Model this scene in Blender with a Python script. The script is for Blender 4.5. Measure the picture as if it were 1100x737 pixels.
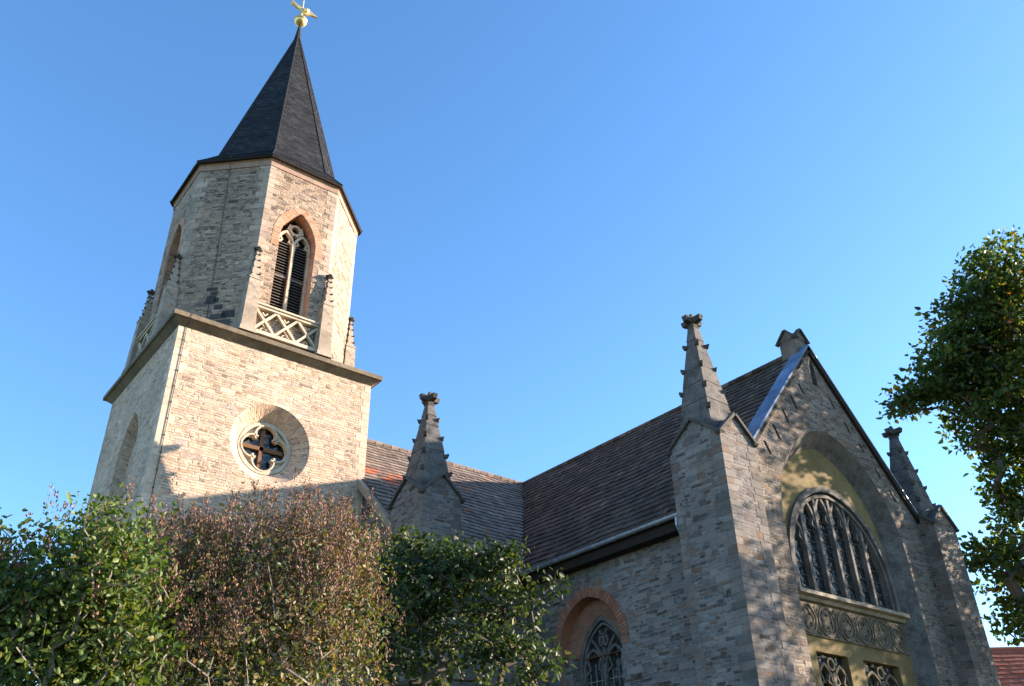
import bpy, math, random
import numpy as np
from mathutils import Vector, Matrix
from mathutils.geometry import tessellate_polygon

for o in list(bpy.data.objects):
    bpy.data.objects.remove(o)
scene = bpy.context.scene
COL = scene.collection
R = math.radians
rng = np.random.default_rng(7)
random.seed(7)

# ------------------------------------------------------------------ camera, sky, sun, exposure
cam_d = bpy.data.cameras.new("camera")
cam_d.sensor_width = 36.0
cam_d.sensor_fit = 'HORIZONTAL'
cam_d.lens = 36.0 * 922.29 / 1100.0
cam_d.clip_end = 3000
cam = bpy.data.objects.new("camera", cam_d)
COL.objects.link(cam)
CR = Vector((0.78456319, -0.61975918, -0.01895171))
CD = Vector((0.30666661, 0.41441638, -0.85686326))
CF = Vector((0.53890277, 0.66645152, 0.51519529))
mw = Matrix.Identity(4)
for i in range(3):
    mw[i][0] = CR[i]; mw[i][1] = -CD[i]; mw[i][2] = -CF[i]
mw[2][3] = 1.6
cam.matrix_world = mw
scene.camera = cam

SUN = Vector((1.0, -0.46, 0.335)).normalized()          # towards the sun
sun_el = math.asin(SUN.z)
sun_az = math.atan2(SUN.x, SUN.y)                        # clockwise from +Y
w = bpy.data.worlds.new("World"); scene.world = w
w.use_nodes = True
nt = w.node_tree
bg = nt.nodes['Background']
sky = nt.nodes.new('ShaderNodeTexSky')
sky.sky_type = 'NISHITA'
sky.sun_disc = False
sky.sun_elevation = sun_el
sky.sun_rotation = sun_az
sky.altitude = 100
sky.air_density = 1.0
sky.dust_density = 0.35
sky.ozone_density = 3.4
hs = nt.nodes.new('ShaderNodeHueSaturation'); hs.inputs['Saturation'].default_value = 1.12; hs.inputs['Hue'].default_value = 0.5
nt.links.new(sky.outputs[0], hs.inputs['Color']); nt.links.new(hs.outputs[0], bg.inputs[0])
bg.inputs[1].default_value = 0.128
ld = bpy.data.lights.new("sun", 'SUN')
ld.energy = 5.0
ld.angle = R(0.5)
ld.color = (1.0, 0.83, 0.67)
lo = bpy.data.objects.new("sun", ld); COL.objects.link(lo)
lo.rotation_euler = SUN.to_track_quat('Z', 'Y').to_euler()
lo.location = (30, -20, 40)
vs = scene.view_settings
vs.view_transform = 'Standard'; vs.look = 'None'; vs.gamma = 1; vs.use_curve_mapping = False
vs.exposure = 1.72

# ------------------------------------------------------------------ node helpers and materials
class N:
    def __init__(s, name):
        s.m = bpy.data.materials.new(name); s.m.use_nodes = True
        s.t = s.m.node_tree; s.b = s.t.nodes['Principled BSDF']
    def n(s, typ, **kw):
        x = s.t.nodes.new(typ)
        for k, v in kw.items():
            if k.startswith('i_'):
                x.inputs[k[2:].replace('_', ' ')].default_value = v
            else:
                setattr(x, k, v)
        return x
    def l(s, a, b): s.t.links.new(a, b)
    def math(s, op, a, b=None, clamp=False):
        x = s.t.nodes.new('ShaderNodeMath'); x.operation = op; x.use_clamp = clamp
        for i, v in enumerate((a, b)):
            if v is None: continue
            if isinstance(v, (int, float)): x.inputs[i].default_value = v
            else: s.l(v, x.inputs[i])
        return x.outputs[0]
    def ramp(s, fac, stops, interp='LINEAR'):
        x = s.t.nodes.new('ShaderNodeValToRGB'); cr = x.color_ramp; cr.interpolation = interp
        while len(cr.elements) < len(stops): cr.elements.new(0.5)
        for e, (p, c) in zip(cr.elements, stops):
            e.position = p; e.color = (c[0], c[1], c[2], 1) if not isinstance(c, float) else (c, c, c, 1)
        s.l(fac, x.inputs[0]); return x.outputs[0]
    def mix(s, fac, a, b, typ='MIX'):
        x = s.t.nodes.new('ShaderNodeMix'); x.data_type = 'RGBA'; x.blend_type = typ
        if isinstance(fac, (int, float)): x.inputs[0].default_value = fac
        else: s.l(fac, x.inputs[0])
        for i, v in ((6, a), (7, b)):
            if isinstance(v, tuple): x.inputs[i].default_value = (v[0], v[1], v[2], 1)
            else: s.l(v, x.inputs[i])
        return x.outputs[2]
    def uv(s):
        return s.n('ShaderNodeUVMap', uv_map='UV').outputs[0]
    def obj(s):
        return s.n('ShaderNodeTexCoord').outputs['Object']
    def attr(s, name):
        return s.n('ShaderNodeAttribute', attribute_name=name).outputs['Fac']
    def noise(s, vec, scale, detail=4, rough=0.6, out='Fac', dim='3D'):
        x = s.n('ShaderNodeTexNoise'); x.noise_dimensions = dim
        x.inputs['Scale'].default_value = scale; x.inputs['Detail'].default_value = detail
        x.inputs['Roughness'].default_value = rough
        s.l(vec, x.inputs['Vector']); return x.outputs[out]
    def bump(s, h, strength, dist):
        x = s.n('ShaderNodeBump'); x.inputs['Strength'].default_value = strength
        x.inputs['Distance'].default_value = dist
        s.l(h, x.inputs['Height']); s.l(x.outputs[0], s.b.inputs['Normal'])
    def done(s, col=None, rough=0.9, metal=0.0, spec=0.3):
        if col is not None:
            if isinstance(col, tuple): s.b.inputs['Base Color'].default_value = (*col, 1)
            else: s.l(col, s.b.inputs['Base Color'])
        s.b.inputs['Roughness'].default_value = rough
        s.b.inputs['Metallic'].default_value = metal
        s.b.inputs['Specular IOR Level'].default_value = spec
        return s.m

def masonry(name, stones, mortar, w_=0.30, h_=0.105, joint=0.014, dark=0.12, stain=0.35, bump=0.7, smear=0.6, tone_lo=0.45, big=.3):
    """coursed rubble: wavering courses of stones of unequal length, some two courses high"""
    k = N(name)
    uv = k.uv()
    d = k.n('ShaderNodeVectorMath', operation='MULTIPLY_ADD')
    k.l(k.noise(uv, 1.5, 3, 0.55, 'Color'), d.inputs[0]); d.inputs[1].default_value = (0.30, 0.13, 0); k.l(uv, d.inputs[2])
    d2 = k.n('ShaderNodeVectorMath', operation='MULTIPLY_ADD')
    k.l(k.noise(uv, 9, 3, 0.65, 'Color'), d2.inputs[0]); d2.inputs[1].default_value = (0.055, 0.045, 0); k.l(d.outputs[0], d2.inputs[2])
    sx = k.n('ShaderNodeSeparateXYZ'); k.l(d2.outputs[0], sx.inputs[0])
    U, V = sx.outputs[0], sx.outputs[1]
    def white(a, b_=None):
        c = k.n('ShaderNodeCombineXYZ'); k.l(a, c.inputs[0])
        if b_ is not None: k.l(b_, c.inputs[1])
        x = k.n('ShaderNodeTexWhiteNoise', noise_dimensions='2D'); k.l(c.outputs[0], x.inputs['Vector']); return x
    def grid(hh, ww):
        y = k.math('DIVIDE', V, hh); row = k.math('FLOOR', y)
        r = white(row).outputs['Value']
        wid = k.math('MULTIPLY', k.math('ADD', k.math('MULTIPLY', r, .9), .6), ww)
        off = k.math('MULTIPLY', r, 37.7)
        ws = k.n('ShaderNodeTexNoise', noise_dimensions='2D'); ws.inputs['Scale'].default_value = 2.2; ws.inputs['Detail'].default_value = 1
        c = k.n('ShaderNodeCombineXYZ'); k.l(U, c.inputs[0]); k.l(k.math('MULTIPLY', row, 5.31), c.inputs[1]); k.l(c.outputs[0], ws.inputs['Vector'])
        x = k.math('ADD', k.math('DIVIDE', k.math('ADD', U, k.math('MULTIPLY', ws.outputs['Fac'], .5)), wid), off)
        cell = k.math('FLOOR', x)
        fx, fy = k.math('FRACT', x), k.math('FRACT', y)
        ex = k.math('MULTIPLY', k.math('MINIMUM', fx, k.math('SUBTRACT', 1, fx)), wid)
        ey = k.math('MULTIPLY', k.math('MINIMUM', fy, k.math('SUBTRACT', 1, fy)), hh)
        # rounded corners: soft minimum of both distances
        e = k.n('ShaderNodeMath', operation='SMOOTH_MIN'); k.l(ex, e.inputs[0]); k.l(ey, e.inputs[1]); e.inputs[2].default_value = .035
        return white(cell, row), e.outputs[0]
    wa, ea = grid(h_, w_)
    wb, eb = grid(h_ * 2, w_ * 1.25)
    isb = k.math('LESS_THAN', wb.outputs['Value'], big)
    rc = k.mix(isb, wa.outputs['Color'], wb.outputs['Color'])
    e = k.mix(isb, ea, eb)
    es = k.n('ShaderNodeSeparateColor'); k.l(e, es.inputs[0]); e = es.outputs[0]
    sep = k.n('ShaderNodeSeparateColor'); k.l(rc, sep.inputs[0])
    n = len(stones)
    sc = k.ramp(sep.outputs[1], [(i / n, c) for i, c in enumerate(stones)], 'CONSTANT')
    tone = k.ramp(sep.outputs[2], [(0, tone_lo), (dark, tone_lo + .22), (dark + 0.12, 0.9), (1, 1.14)])
    sc = k.mix(1.0, sc, tone, 'MULTIPLY')
    gr = k.ramp(k.noise(uv, 26, 5, 0.7), [(0.25, 0.75), (0.75, 1.2)])
    sc = k.mix(1.0, sc, gr, 'MULTIPLY')
    mo = k.mix(1.0, mortar, k.ramp(k.noise(uv, 7, 5, 0.7), [(0.3, 0.72), (0.7, 1.12)]), 'MULTIPLY')
    wid = k.math('MULTIPLY', k.ramp(k.noise(uv, 1.9, 3, 0.6), [(0.3, 0.4), (0.7, 1.8)]), joint)
    mask = k.ramp(k.math('DIVIDE', e, wid), [(0.5, 0.0), (1.0, 1.0)])
    col = k.mix(mask, mo, sc)
    sm = k.ramp(k.noise(uv, 4.1, 6, 0.72), [(0.47, 0.0), (0.63, smear)])
    col = k.mix(sm, col, mo)
    gap = k.ramp(k.math('MULTIPLY', k.noise(uv, 6.3, 3, .6), k.math('SUBTRACT', 1, mask)), [(.56, 0.0), (.64, .75)])
    col = k.mix(gap, col, (.07, .06, .05))
    st = k.ramp(k.noise(k.obj(), 0.45, 6, 0.65), [(0.3, 1 - stain), (0.7, 1.0 + 0.15 * stain)])
    col = k.mix(1.0, col, st, 'MULTIPLY')
    mp2 = k.n('ShaderNodeMapping'); mp2.inputs['Scale'].default_value = (1.6, 0.16, 1); k.l(uv, mp2.inputs[0])
    rust = k.ramp(k.noise(mp2.outputs[0], 1.0, 4, 0.6), [(0.62, 0.0), (0.8, 0.5)])
    col = k.mix(rust, col, k.mix(1.0, col, (0.85, 0.62, 0.40), 'MULTIPLY'))
    h = k.math('MULTIPLY', mask, 0.75)
    h = k.math('ADD', h, k.math('MULTIPLY', sep.outputs[0], 0.45))
    h = k.math('ADD', h, k.math('MULTIPLY', k.noise(uv, 18, 5, 0.7), 0.6))
    h = k.math('SUBTRACT', h, k.math('MULTIPLY', sm, .3))
    k.bump(h, bump, 0.035)
    return k.done(col, 0.92, 0, 0.15)

def weathered(name, base, var=0.35, scale=1.2, grain=16, rough=0.9, metal=0.0, bump=0.25, lichen=None, spec=0.25):
    k = N(name); o = k.obj()
    a = k.ramp(k.noise(o, scale, 6, 0.65), [(0.28, 1 - var), (0.72, 1 + 0.4 * var)])
    b = k.ramp(k.noise(o, grain, 4, 0.7), [(0.3, 1 - 0.45 * var), (0.7, 1 + 0.3 * var)])
    col = k.mix(1.0, k.mix(1.0, base, a, 'MULTIPLY'), b, 'MULTIPLY')
    if lichen:
        f = k.ramp(k.noise(o, 3.7, 5, 0.7), [(0.5, 0.0), (0.68, 0.8)])
        col = k.mix(f, col, lichen)
    k.bump(k.noise(o, grain, 5, 0.7), bump, 0.03)
    return k.done(col, rough, metal, spec)

def by_rnd(name, stops, var=0.3, rough=0.85, grain=9, bump=0.25, spec=0.2, patch=None, moss=None):
    """each face group carries its own random number 'rnd' (tiles, bricks, slates)"""
    k = N(name); o = k.obj()
    col = k.ramp(k.attr('rnd'), stops)
    if patch:
        col = k.mix(k.attr('patch'), col, patch)
    a = k.ramp(k.noise(o, 0.9, 6, 0.65), [(0.28, 1 - var), (0.72, 1 + 0.5 * var)])
    b = k.ramp(k.noise(o, grain, 4, 0.7), [(0.3, 1 - 0.5 * var), (0.7, 1 + 0.4 * var)])
    col = k.mix(1.0, k.mix(1.0, col, a, 'MULTIPLY'), b, 'MULTIPLY')
    if moss:
        col = k.mix(k.ramp(k.noise(o, 2.3, 7, 0.75), [(.5, 0.0), (.68, .7)]), col, moss)
    k.bump(k.noise(o, grain * 2, 4, 0.7), bump, 0.02)
    return k.done(col, rough, 0, spec)

M = {}
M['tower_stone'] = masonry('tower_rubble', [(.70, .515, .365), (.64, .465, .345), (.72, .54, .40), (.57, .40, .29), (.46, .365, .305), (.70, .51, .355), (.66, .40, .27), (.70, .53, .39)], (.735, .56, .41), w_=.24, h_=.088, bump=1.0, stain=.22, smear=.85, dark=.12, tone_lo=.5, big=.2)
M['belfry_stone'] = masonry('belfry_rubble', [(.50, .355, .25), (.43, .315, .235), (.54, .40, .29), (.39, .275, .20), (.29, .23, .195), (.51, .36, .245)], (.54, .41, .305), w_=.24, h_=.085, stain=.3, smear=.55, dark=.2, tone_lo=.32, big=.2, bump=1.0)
M['wall_stone'] = masonry('church_rubble', [(.21, .178, .16), (.245, .21, .18), (.175, .142, .122), (.22, .195, .18), (.20, .125, .085), (.26, .23, .205)], (.275, .25, .235), w_=.28, h_=.092, dark=.2, stain=.3, smear=.5, tone_lo=.38, big=.25)
M['gable_stone'] = masonry('gable_rubble', [(.24, .20, .17), (.30, .245, .19), (.17, .14, .118), (.26, .215, .18), (.23, .155, .105)], (.32, .275, .23), w_=.26, h_=.088, dark=.25, stain=.4, bump=1.0, smear=.5, big=.2)
M['quoin'] = by_rnd('dressed_quoin_stone', [(0, (.13, .115, .10)), (.35, (.18, .158, .14)), (.7, (.225, .195, .172)), (1, (.18, .125, .095))], var=.5, grain=14)
M['sandstone'] = weathered('dressed_sandstone', (.33, .28, .21), .45, 1.6, lichen=(.13, .12, .10))
M['pale_stone'] = weathered('pale_dressed_stone', (.60, .50, .375), .3, 1.8, lichen=(.36, .30, .23))
M['grey_warm'] = weathered('grey_brown_stone', (.19, .155, .125), .5, 2.4, lichen=(.09, .08, .07))
M['cornice'] = weathered('sooty_cornice_stone', (.22, .175, .12), .5, 1.3, lichen=(.11, .092, .07))
M['pinn'] = weathered('warm_pinnacle_sandstone', (.44, .35, .265), .5, 1.7, lichen=(.19, .155, .125))  # paler, warmer stone tone for the belfry pinnacles
M['dark_stone'] = weathered('blackened_sandstone', (.10, .09, .078), .5, 1.6, lichen=(.045, .042, .04))
M['grey_stone'] = weathered('grey_weathered_sandstone', (.155, .14, .125), .55, 2.0, lichen=(.055, .052, .049))
M['carved'] = weathered('carved_panel_stone', (.17, .135, .092), .6, 2.6, lichen=(.075, .064, .05), bump=.8)
M['plaster'] = weathered('ochre_plaster', (.215, .158, .066), .45, 1.3, 26, lichen=(.135, .10, .05))
M['red_plaster'] = by_rnd('red_brick', [(0, (.27, .11, .068)), (.5, (.35, .155, .095)), (1, (.22, .095, .062))], var=.3, grain=12)
M['arch_red'] = by_rnd('pale_red_arch_stone', [(0, (.50, .27, .17)), (.5, (.56, .34, .225)), (1, (.45, .225, .14))], var=.45, grain=12)
M['brick_joint'] = weathered('brick_joint_mortar', (.36, .30, .26), .3)
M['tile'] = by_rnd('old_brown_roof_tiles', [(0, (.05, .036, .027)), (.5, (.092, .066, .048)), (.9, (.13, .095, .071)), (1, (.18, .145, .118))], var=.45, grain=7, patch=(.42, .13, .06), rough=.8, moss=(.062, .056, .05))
M['tile_nave'] = by_rnd('old_greybrown_roof_tiles', [(0, (.14, .105, .085)), (.5, (.205, .16, .13)), (.9, (.28, .22, .18)), (1, (.34, .28, .23))], var=.4, grain=7, patch=(.46, .14, .065), rough=.8, moss=(.17, .15, .13))
M['slate'] = by_rnd('roof_slate', [(0, (.014, .015, .017)), (.5, (.024, .025, .027)), (1, (.04, .041, .043))], var=.4, rough=.7, grain=12, spec=.2)
M['lead'] = weathered('lead_sheet', (.03, .03, .032), .3, 3, rough=.75, spec=.2)
M['zinc'] = weathered('zinc_sheet', (.40, .43, .48), .25, 2.5, 8, rough=.5, metal=.8, bump=.04)
M['blue_sheet'] = weathered('sky_tinted_zinc_sheet', (.15, .225, .35), .5, 1.2, 8, rough=.75, metal=0, bump=.08, spec=.1)  # blue sky mirrored in the zinc, put into a matte base colour
M['wood_dark'] = weathered('dark_eaves_wood', (.030, .022, .017), .4, 3)
M['wood_pale'] = weathered('weathered_verge_board', (.36, .29, .21), .35, 3)
M['brown_wood'] = weathered('brown_window_wood', (.20, .105, .055), .3, 3)
M['louvre'] = weathered('old_louvre_wood', (.15, .135, .12), .35, 5)
M['frieze'] = weathered('painted_eaves_frieze', (.38, .25, .185), .35, 2, lichen=(.27, .185, .145))
M['gold'] = weathered('gilded_copper', (.95, .70, .30), .12, 4, rough=.45, metal=.85, bump=.03)
M['wire'] = weathered('conductor_wire', (.10, .085, .07), .2)
M['bar'] = weathered('glazing_bar', (.24, .23, .22), .2)
M['interior'] = weathered('dark_interior', (.02, .018, .016), .3)
M['dark_rubble'] = by_rnd('dark_replacement_stone', [(0, (.06, .058, .058)), (1, (.12, .11, .10))], var=.4)
M['dark_rubble'].name = 'dark_patch_stone'

def glass(name, tint=(.02, .024, .026)):
    k = N(name); o = k.obj()
    v = k.n('ShaderNodeTexVoronoi', feature='F1'); v.inputs['Scale'].default_value = 5.5
    k.l(o, v.inputs['Vector'])
    sep = k.n('ShaderNodeSeparateColor'); k.l(v.outputs['Color'], sep.inputs[0])
    h = k.math('ADD', k.noise(o, 5, 3, 0.5), k.math('MULTIPLY', v.outputs['Distance'], 0.9))
    k.bump(h, 0.55, 0.06)
    col = k.ramp(sep.outputs[0], [(0, tint), (0.7, (.025, .027, .027)), (1, (.07, .07, .068))])
    k.done(col, 0.08, 0, 0.5)
    return k.m
M['glass'] = glass('leaded_glass')

def leafmat(name, stops, trans=.35):
    k = N(name)
    col = k.ramp(k.attr('rnd'), stops)
    o = k.obj()
    col = k.mix(1.0, col, k.ramp(k.noise(o, 1.3, 3), [(0.3, 0.75), (0.7, 1.25)]), 'MULTIPLY')
    k.done(col, 0.5, 0, 0.35)
    tr = k.n('ShaderNodeBsdfTranslucent')
    k.l(k.mix(1.0, col, (1.5, 1.45, .55), 'MULTIPLY'), tr.inputs[0])
    mx = k.n('ShaderNodeMixShader'); mx.inputs[0].default_value = trans
    k.l(k.b.outputs[0], mx.inputs[1]); k.l(tr.outputs[0], mx.inputs[2])
    out = [x for x in k.t.nodes if x.type == 'OUTPUT_MATERIAL'][0]
    k.l(mx.outputs[0], out.inputs[0])
    return k.m
M['leaf_light'] = leafmat('lilac_leaf', [(0, (.045, .08, .018)), (.5, (.085, .135, .028)), (.9, (.15, .19, .04)), (1, (.20, .17, .05))])
M['leaf_brown'] = leafmat('autumn_lilac_leaf', [(0, (.05, .075, .024)), (.5, (.10, .13, .04)), (.66, (.16, .15, .06)), (.82, (.20, .11, .07)), (1, (.26, .20, .08))])
M['leaf_dark'] = leafmat('dark_shrub_leaf', [(0, (.022, .04, .012)), (.6, (.042, .07, .019)), (.9, (.08, .11, .03)), (1, (.14, .13, .045))])
M['leaf_tree'] = leafmat('autumn_tree_leaf', [(0, (.028, .055, .014)), (.55, (.07, .112, .024)), (.85, (.13, .155, .028)), (.96, (.23, .18, .03)), (1, (.26, .11, .022))], .5)
M['seed'] = by_rnd('dry_lilac_seed_head', [(0, (.14, .07, .042)), (.5, (.24, .13, .08)), (1, (.34, .22, .15))], var=.3)
M['bark'] = weathered('bark', (.13, .105, .08), .45, 5, 30, bump=.6)
M['twig'] = weathered('grey_twig_bark', (.22, .185, .15), .4, 8)
M['house_wall'] = weathered('cream_render', (.5, .45, .36), .2)
M['roof_red'] = by_rnd('new_red_roof_tiles', [(0, (.36, .10, .055)), (1, (.45, .15, .08))], var=.2)

# ------------------------------------------------------------------ mesh builder
Z = Vector((0, 0, 1))
class MB:
    def __init__(s):
        s.v = []; s.f = []; s.m = []; s.uvs = []; s.r = []; s.p = []
    def poly(s, pts, m=0, uv=None, rnd=0.5, patch=0.0):
        pts = [Vector(p) for p in pts]
        i0 = len(s.v); s.v += pts
        s.f.append(list(range(i0, i0 + len(pts)))); s.m.append(m); s.r.append(rnd); s.p.append(patch)
        if uv is None:
            n = Vector((0, 0, 0))
            for a, b in zip(pts, pts[1:] + pts[:1]):
                n += Vector(((a.y - b.y) * (a.z + b.z), (a.z - b.z) * (a.x + b.x), (a.x - b.x) * (a.y + b.y)))
            if n.length > 0: n.normalize()
            if abs(n.z) > .97:
                uv = [(p.x, p.y) for p in pts]
            else:
                t = Z.cross(n).normalized(); q = n.cross(t)
                uv = [(p.dot(t), p.dot(q)) for p in pts]
        s.uvs += list(uv)
    def hexa(s, p, **k):
        """p: 8 corners, bottom ring of four then top ring"""
        for q in ((3, 2, 1, 0), (4, 5, 6, 7), (0, 1, 5, 4), (1, 2, 6, 5), (2, 3, 7, 6), (3, 0, 4, 7)):
            s.poly([p[i] for i in q], **k)
    def box(s, x0, x1, y0, y1, z0, z1, **k):
        s.hexa([(x0, y0, z0), (x1, y0, z0), (x1, y1, z0), (x0, y1, z0), (x0, y0, z1), (x1, y0, z1), (x1, y1, z1), (x0, y1, z1)], **k)
    def frus(s, c, z0, z1, h0, h1, n=4, rot=math.pi / 4, **k):
        """n-sided frustum around (x, y); h = distance to corner"""
        a = [Vector((c[0] + h0 * math.cos(rot + 2 * math.pi * i / n), c[1] + h0 * math.sin(rot + 2 * math.pi * i / n), z0)) for i in range(n)]
        b = [Vector((c[0] + h1 * math.cos(rot + 2 * math.pi * i / n), c[1] + h1 * math.sin(rot + 2 * math.pi * i / n), z1)) for i in range(n)]
        for i in range(n):
            j = (i + 1) % n; s.poly([a[i], a[j], b[j], b[i]], **k)
        s.poly(b, **k); s.poly(a[::-1], **k)
    def prism(s, pts, ext, **k):
        a = [Vector(p) for p in pts]; e = Vector(ext); b = [p + e for p in a]
        s.poly(a[::-1], **k); s.poly(b, **k)
        for i in range(len(a)):
            j = (i + 1) % len(a); s.poly([a[i], a[j], b[j], b[i]], **k)
    def tube(s, path, rad, n=6, **k):
        path = [Vector(p) for p in path]
        rad = [float(r) for r in rad] if hasattr(rad, "__len__") else [float(rad)] * len(path)
        rings = []
        for i, p in enumerate(path):
            d = (path[min(i + 1, len(path) - 1)] - path[max(i - 1, 0)]).normalized()
            a = d.cross(Vector((0.3, 0.2, 1)) if abs(d.z) < .9 else Vector((1, 0, 0))).normalized(); b = d.cross(a)
            rings.append([p + rad[i] * (math.cos(2 * math.pi * j / n) * a + math.sin(2 * math.pi * j / n) * b) for j in range(n)])
        for A, B in zip(rings, rings[1:]):
            for j in range(n): s.poly([A[j], A[(j + 1) % n], B[(j + 1) % n], B[j]], **k)
        s.poly(rings[0][::-1], **k); s.poly(rings[-1], **k)
    def lathe(s, c, prof, n=14, **k):
        for (r0, z0), (r1, z1) in zip(prof, prof[1:]):
            for i in range(n):
                a, b = 2 * math.pi * i / n, 2 * math.pi * (i + 1) / n
                P = lambda r, t, z: (c[0] + r * math.cos(t), c[1] + r * math.sin(t), c[2] + z)
                q = [P(r0, a, z0), P(r0, b, z0), P(r1, b, z1), P(r1, a, z1)]
                if r0 < 1e-5: q = [q[0]] + q[2:]
                elif r1 < 1e-5: q = q[:3]
                s.poly(q, **k)
    def build(s, name, mats, parent=None, smooth=False, weld=False):
        me = bpy.data.meshes.new(name)
        me.from_pydata([tuple(v) for v in s.v], [], s.f)
        uvl = me.uv_layers.new(name='UV')
        uvl.data.foreach_set('uv', np.array(s.uvs, dtype=np.float32).ravel())
        a = me.attributes.new('rnd', 'FLOAT', 'FACE'); a.data.foreach_set('value', np.array(s.r, dtype=np.float32))
        a = me.attributes.new('patch', 'FLOAT', 'FACE'); a.data.foreach_set('value', np.array(s.p, dtype=np.float32))
        if not isinstance(mats, (list, tuple)): mats = [mats]
        for m in mats: me.materials.append(m)
        me.polygons.foreach_set('material_index', np.array(s.m, dtype=np.int32))
        if weld or smooth:
            import bmesh
            bm = bmesh.new(); bm.from_mesh(me); bmesh.ops.remove_doubles(bm, verts=bm.verts, dist=1e-4)
            bmesh.ops.recalc_face_normals(bm, faces=bm.faces); bm.to_mesh(me); bm.free()
        if smooth: me.polygons.foreach_set('use_smooth', [True] * len(me.polygons))
        o = bpy.data.objects.new(name, me); COL.objects.link(o)
        if parent: adopt(o, parent)
        return o

def adopt(o, parent):
    """parent while keeping the object's world place (everything is modelled at world coordinates)"""
    o.parent = parent
    off = Vector((0, 0, 0)); q = parent
    while q: off += q.location; q = q.parent
    o.location = o.location - off

def empty(name, loc, label=None, cat=None, group=None):
    o = bpy.data.objects.new(name, None); COL.objects.link(o); o.location = loc; o.empty_display_size = .5
    if label: tag(o, label, cat, group)
    return o
def tag(o, label, cat, group=None):
    o['label'] = label; o['category'] = cat
    if group: o['group'] = group
def clone(src, name, parent, off):
    o = src.copy(); o.name = name; COL.objects.link(o); o.parent = parent
    o.location = Vector(src.location) + Vector(off)
    return o

class F:
    """a wall plane: u along the wall, v up, d out of the wall"""
    def __init__(s, o, u, n): s.o = Vector(o); s.u = Vector(u); s.n = Vector(n)
    def __call__(s, u, v, d=0): return s.o + s.u * u + Z * v + s.n * d

def pointed(cx, hw, z0, zs, za, n=14):
    """pointed arch outline from bottom left over the apex to bottom right"""
    H = za - zs
    c = max((H * H - hw * hw) / (2 * hw), -hw * .98 + .01) if H >= hw else 0
    rr = hw + c; sy = 1.0
    if H < hw: sy = H / hw
    a1 = math.acos(min(1, c / rr)) if rr > 0 else 0
    pts = [(cx - hw, z0)]
    for i in range(n + 1):
        t = a1 * i / n
        pts.append((cx + c - rr * math.cos(t), zs + sy * rr * math.sin(t)))
    for i in range(n - 1, -1, -1):
        t = a1 * i / n
        pts.append((cx - c + rr * math.cos(t), zs + sy * rr * math.sin(t)))
    pts.append((cx + hw, z0))
    return pts

def wall(mb, fr, outer, holes=(), m=0, rm=None):
    """front sheet with holes; each hole = (front outline, depth, back outline, reveal material, radial uv)"""
    loops = [[Vector((u, v, 0)) for u, v in outer]] + [[Vector((u, v, 0)) for u, v in h[0]] for h in holes]
    flat = [p for l in loops for p in l]
    for t in tessellate_polygon(loops):
        q = [flat[i] for i in t]
        if ((q[1] - q[0]).cross(q[2] - q[0])).z < 0: q = q[::-1]
        mb.poly([fr(p.x, p.y) for p in q], m=m)
    for h in holes:
        a, dep, b, hm, rad = h
        arc = 0; off = random.random() * 7
        for i in range(len(a)):
            j = (i + 1) % len(a)
            P = [fr(*a[i]), fr(*a[j]), fr(*b[j], -dep), fr(*b[i], -dep)]
            L = (P[1] - P[0]).length; D = (P[3] - P[0]).length
            uv = [(off, arc), (off, arc + L), (off + D, arc + L), (off + D, arc)] if rad else None
            mb.poly(P, m=hm, uv=uv); arc += L

def fill(mb, fr, outer, d=0, m=0, holes=()):
    loops = [[Vector((u, v, 0)) for u, v in outer]] + [[Vector((u, v, 0)) for u, v in h] for h in holes]
    flat = [p for l in loops for p in l]
    for t in tessellate_polygon(loops):
        mb.poly([fr(flat[i].x, flat[i].y, d) for i in t], m=m)

def ribbon(mb, fr, pts, wd, d0, d1, closed=False, **k):
    """a bar of width wd following pts in the wall plane, from depth d0 to d1"""
    P = [Vector((u, v)) for u, v in pts]; n = len(P); L = []; Rr = []
    for i, p in enumerate(P):
        a = P[i - 1] if (i > 0 or closed) else p; b = P[(i + 1) % n] if (i < n - 1 or closed) else p
        t = (b - a).normalized() if (b - a).length > 1e-9 else Vector((1, 0)); q = Vector((-t.y, t.x)) * wd / 2
        L.append(p + q); Rr.append(p - q)
    rngi = range(n) if closed else range(n - 1)
    for i in rngi:
        j = (i + 1) % n
        c = [L[i], L[j], Rr[j], Rr[i]]
        mb.poly([fr(x.x, x.y, d1) for x in c], **k)
        mb.poly([fr(L[i].x, L[i].y, d0), fr(L[j].x, L[j].y, d0), fr(L[j].x, L[j].y, d1), fr(L[i].x, L[i].y, d1)], **k)
        mb.poly([fr(Rr[i].x, Rr[i].y, d0), fr(Rr[j].x, Rr[j].y, d0), fr(Rr[j].x, Rr[j].y, d1), fr(Rr[i].x, Rr[i].y, d1)], **k)
    if not closed:
        for i in (0, n - 1):
            mb.poly([fr(L[i].x, L[i].y, d0), fr(L[i].x, L[i].y, d1), fr(Rr[i].x, Rr[i].y, d1), fr(Rr[i].x, Rr[i].y, d0)], **k)

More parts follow.
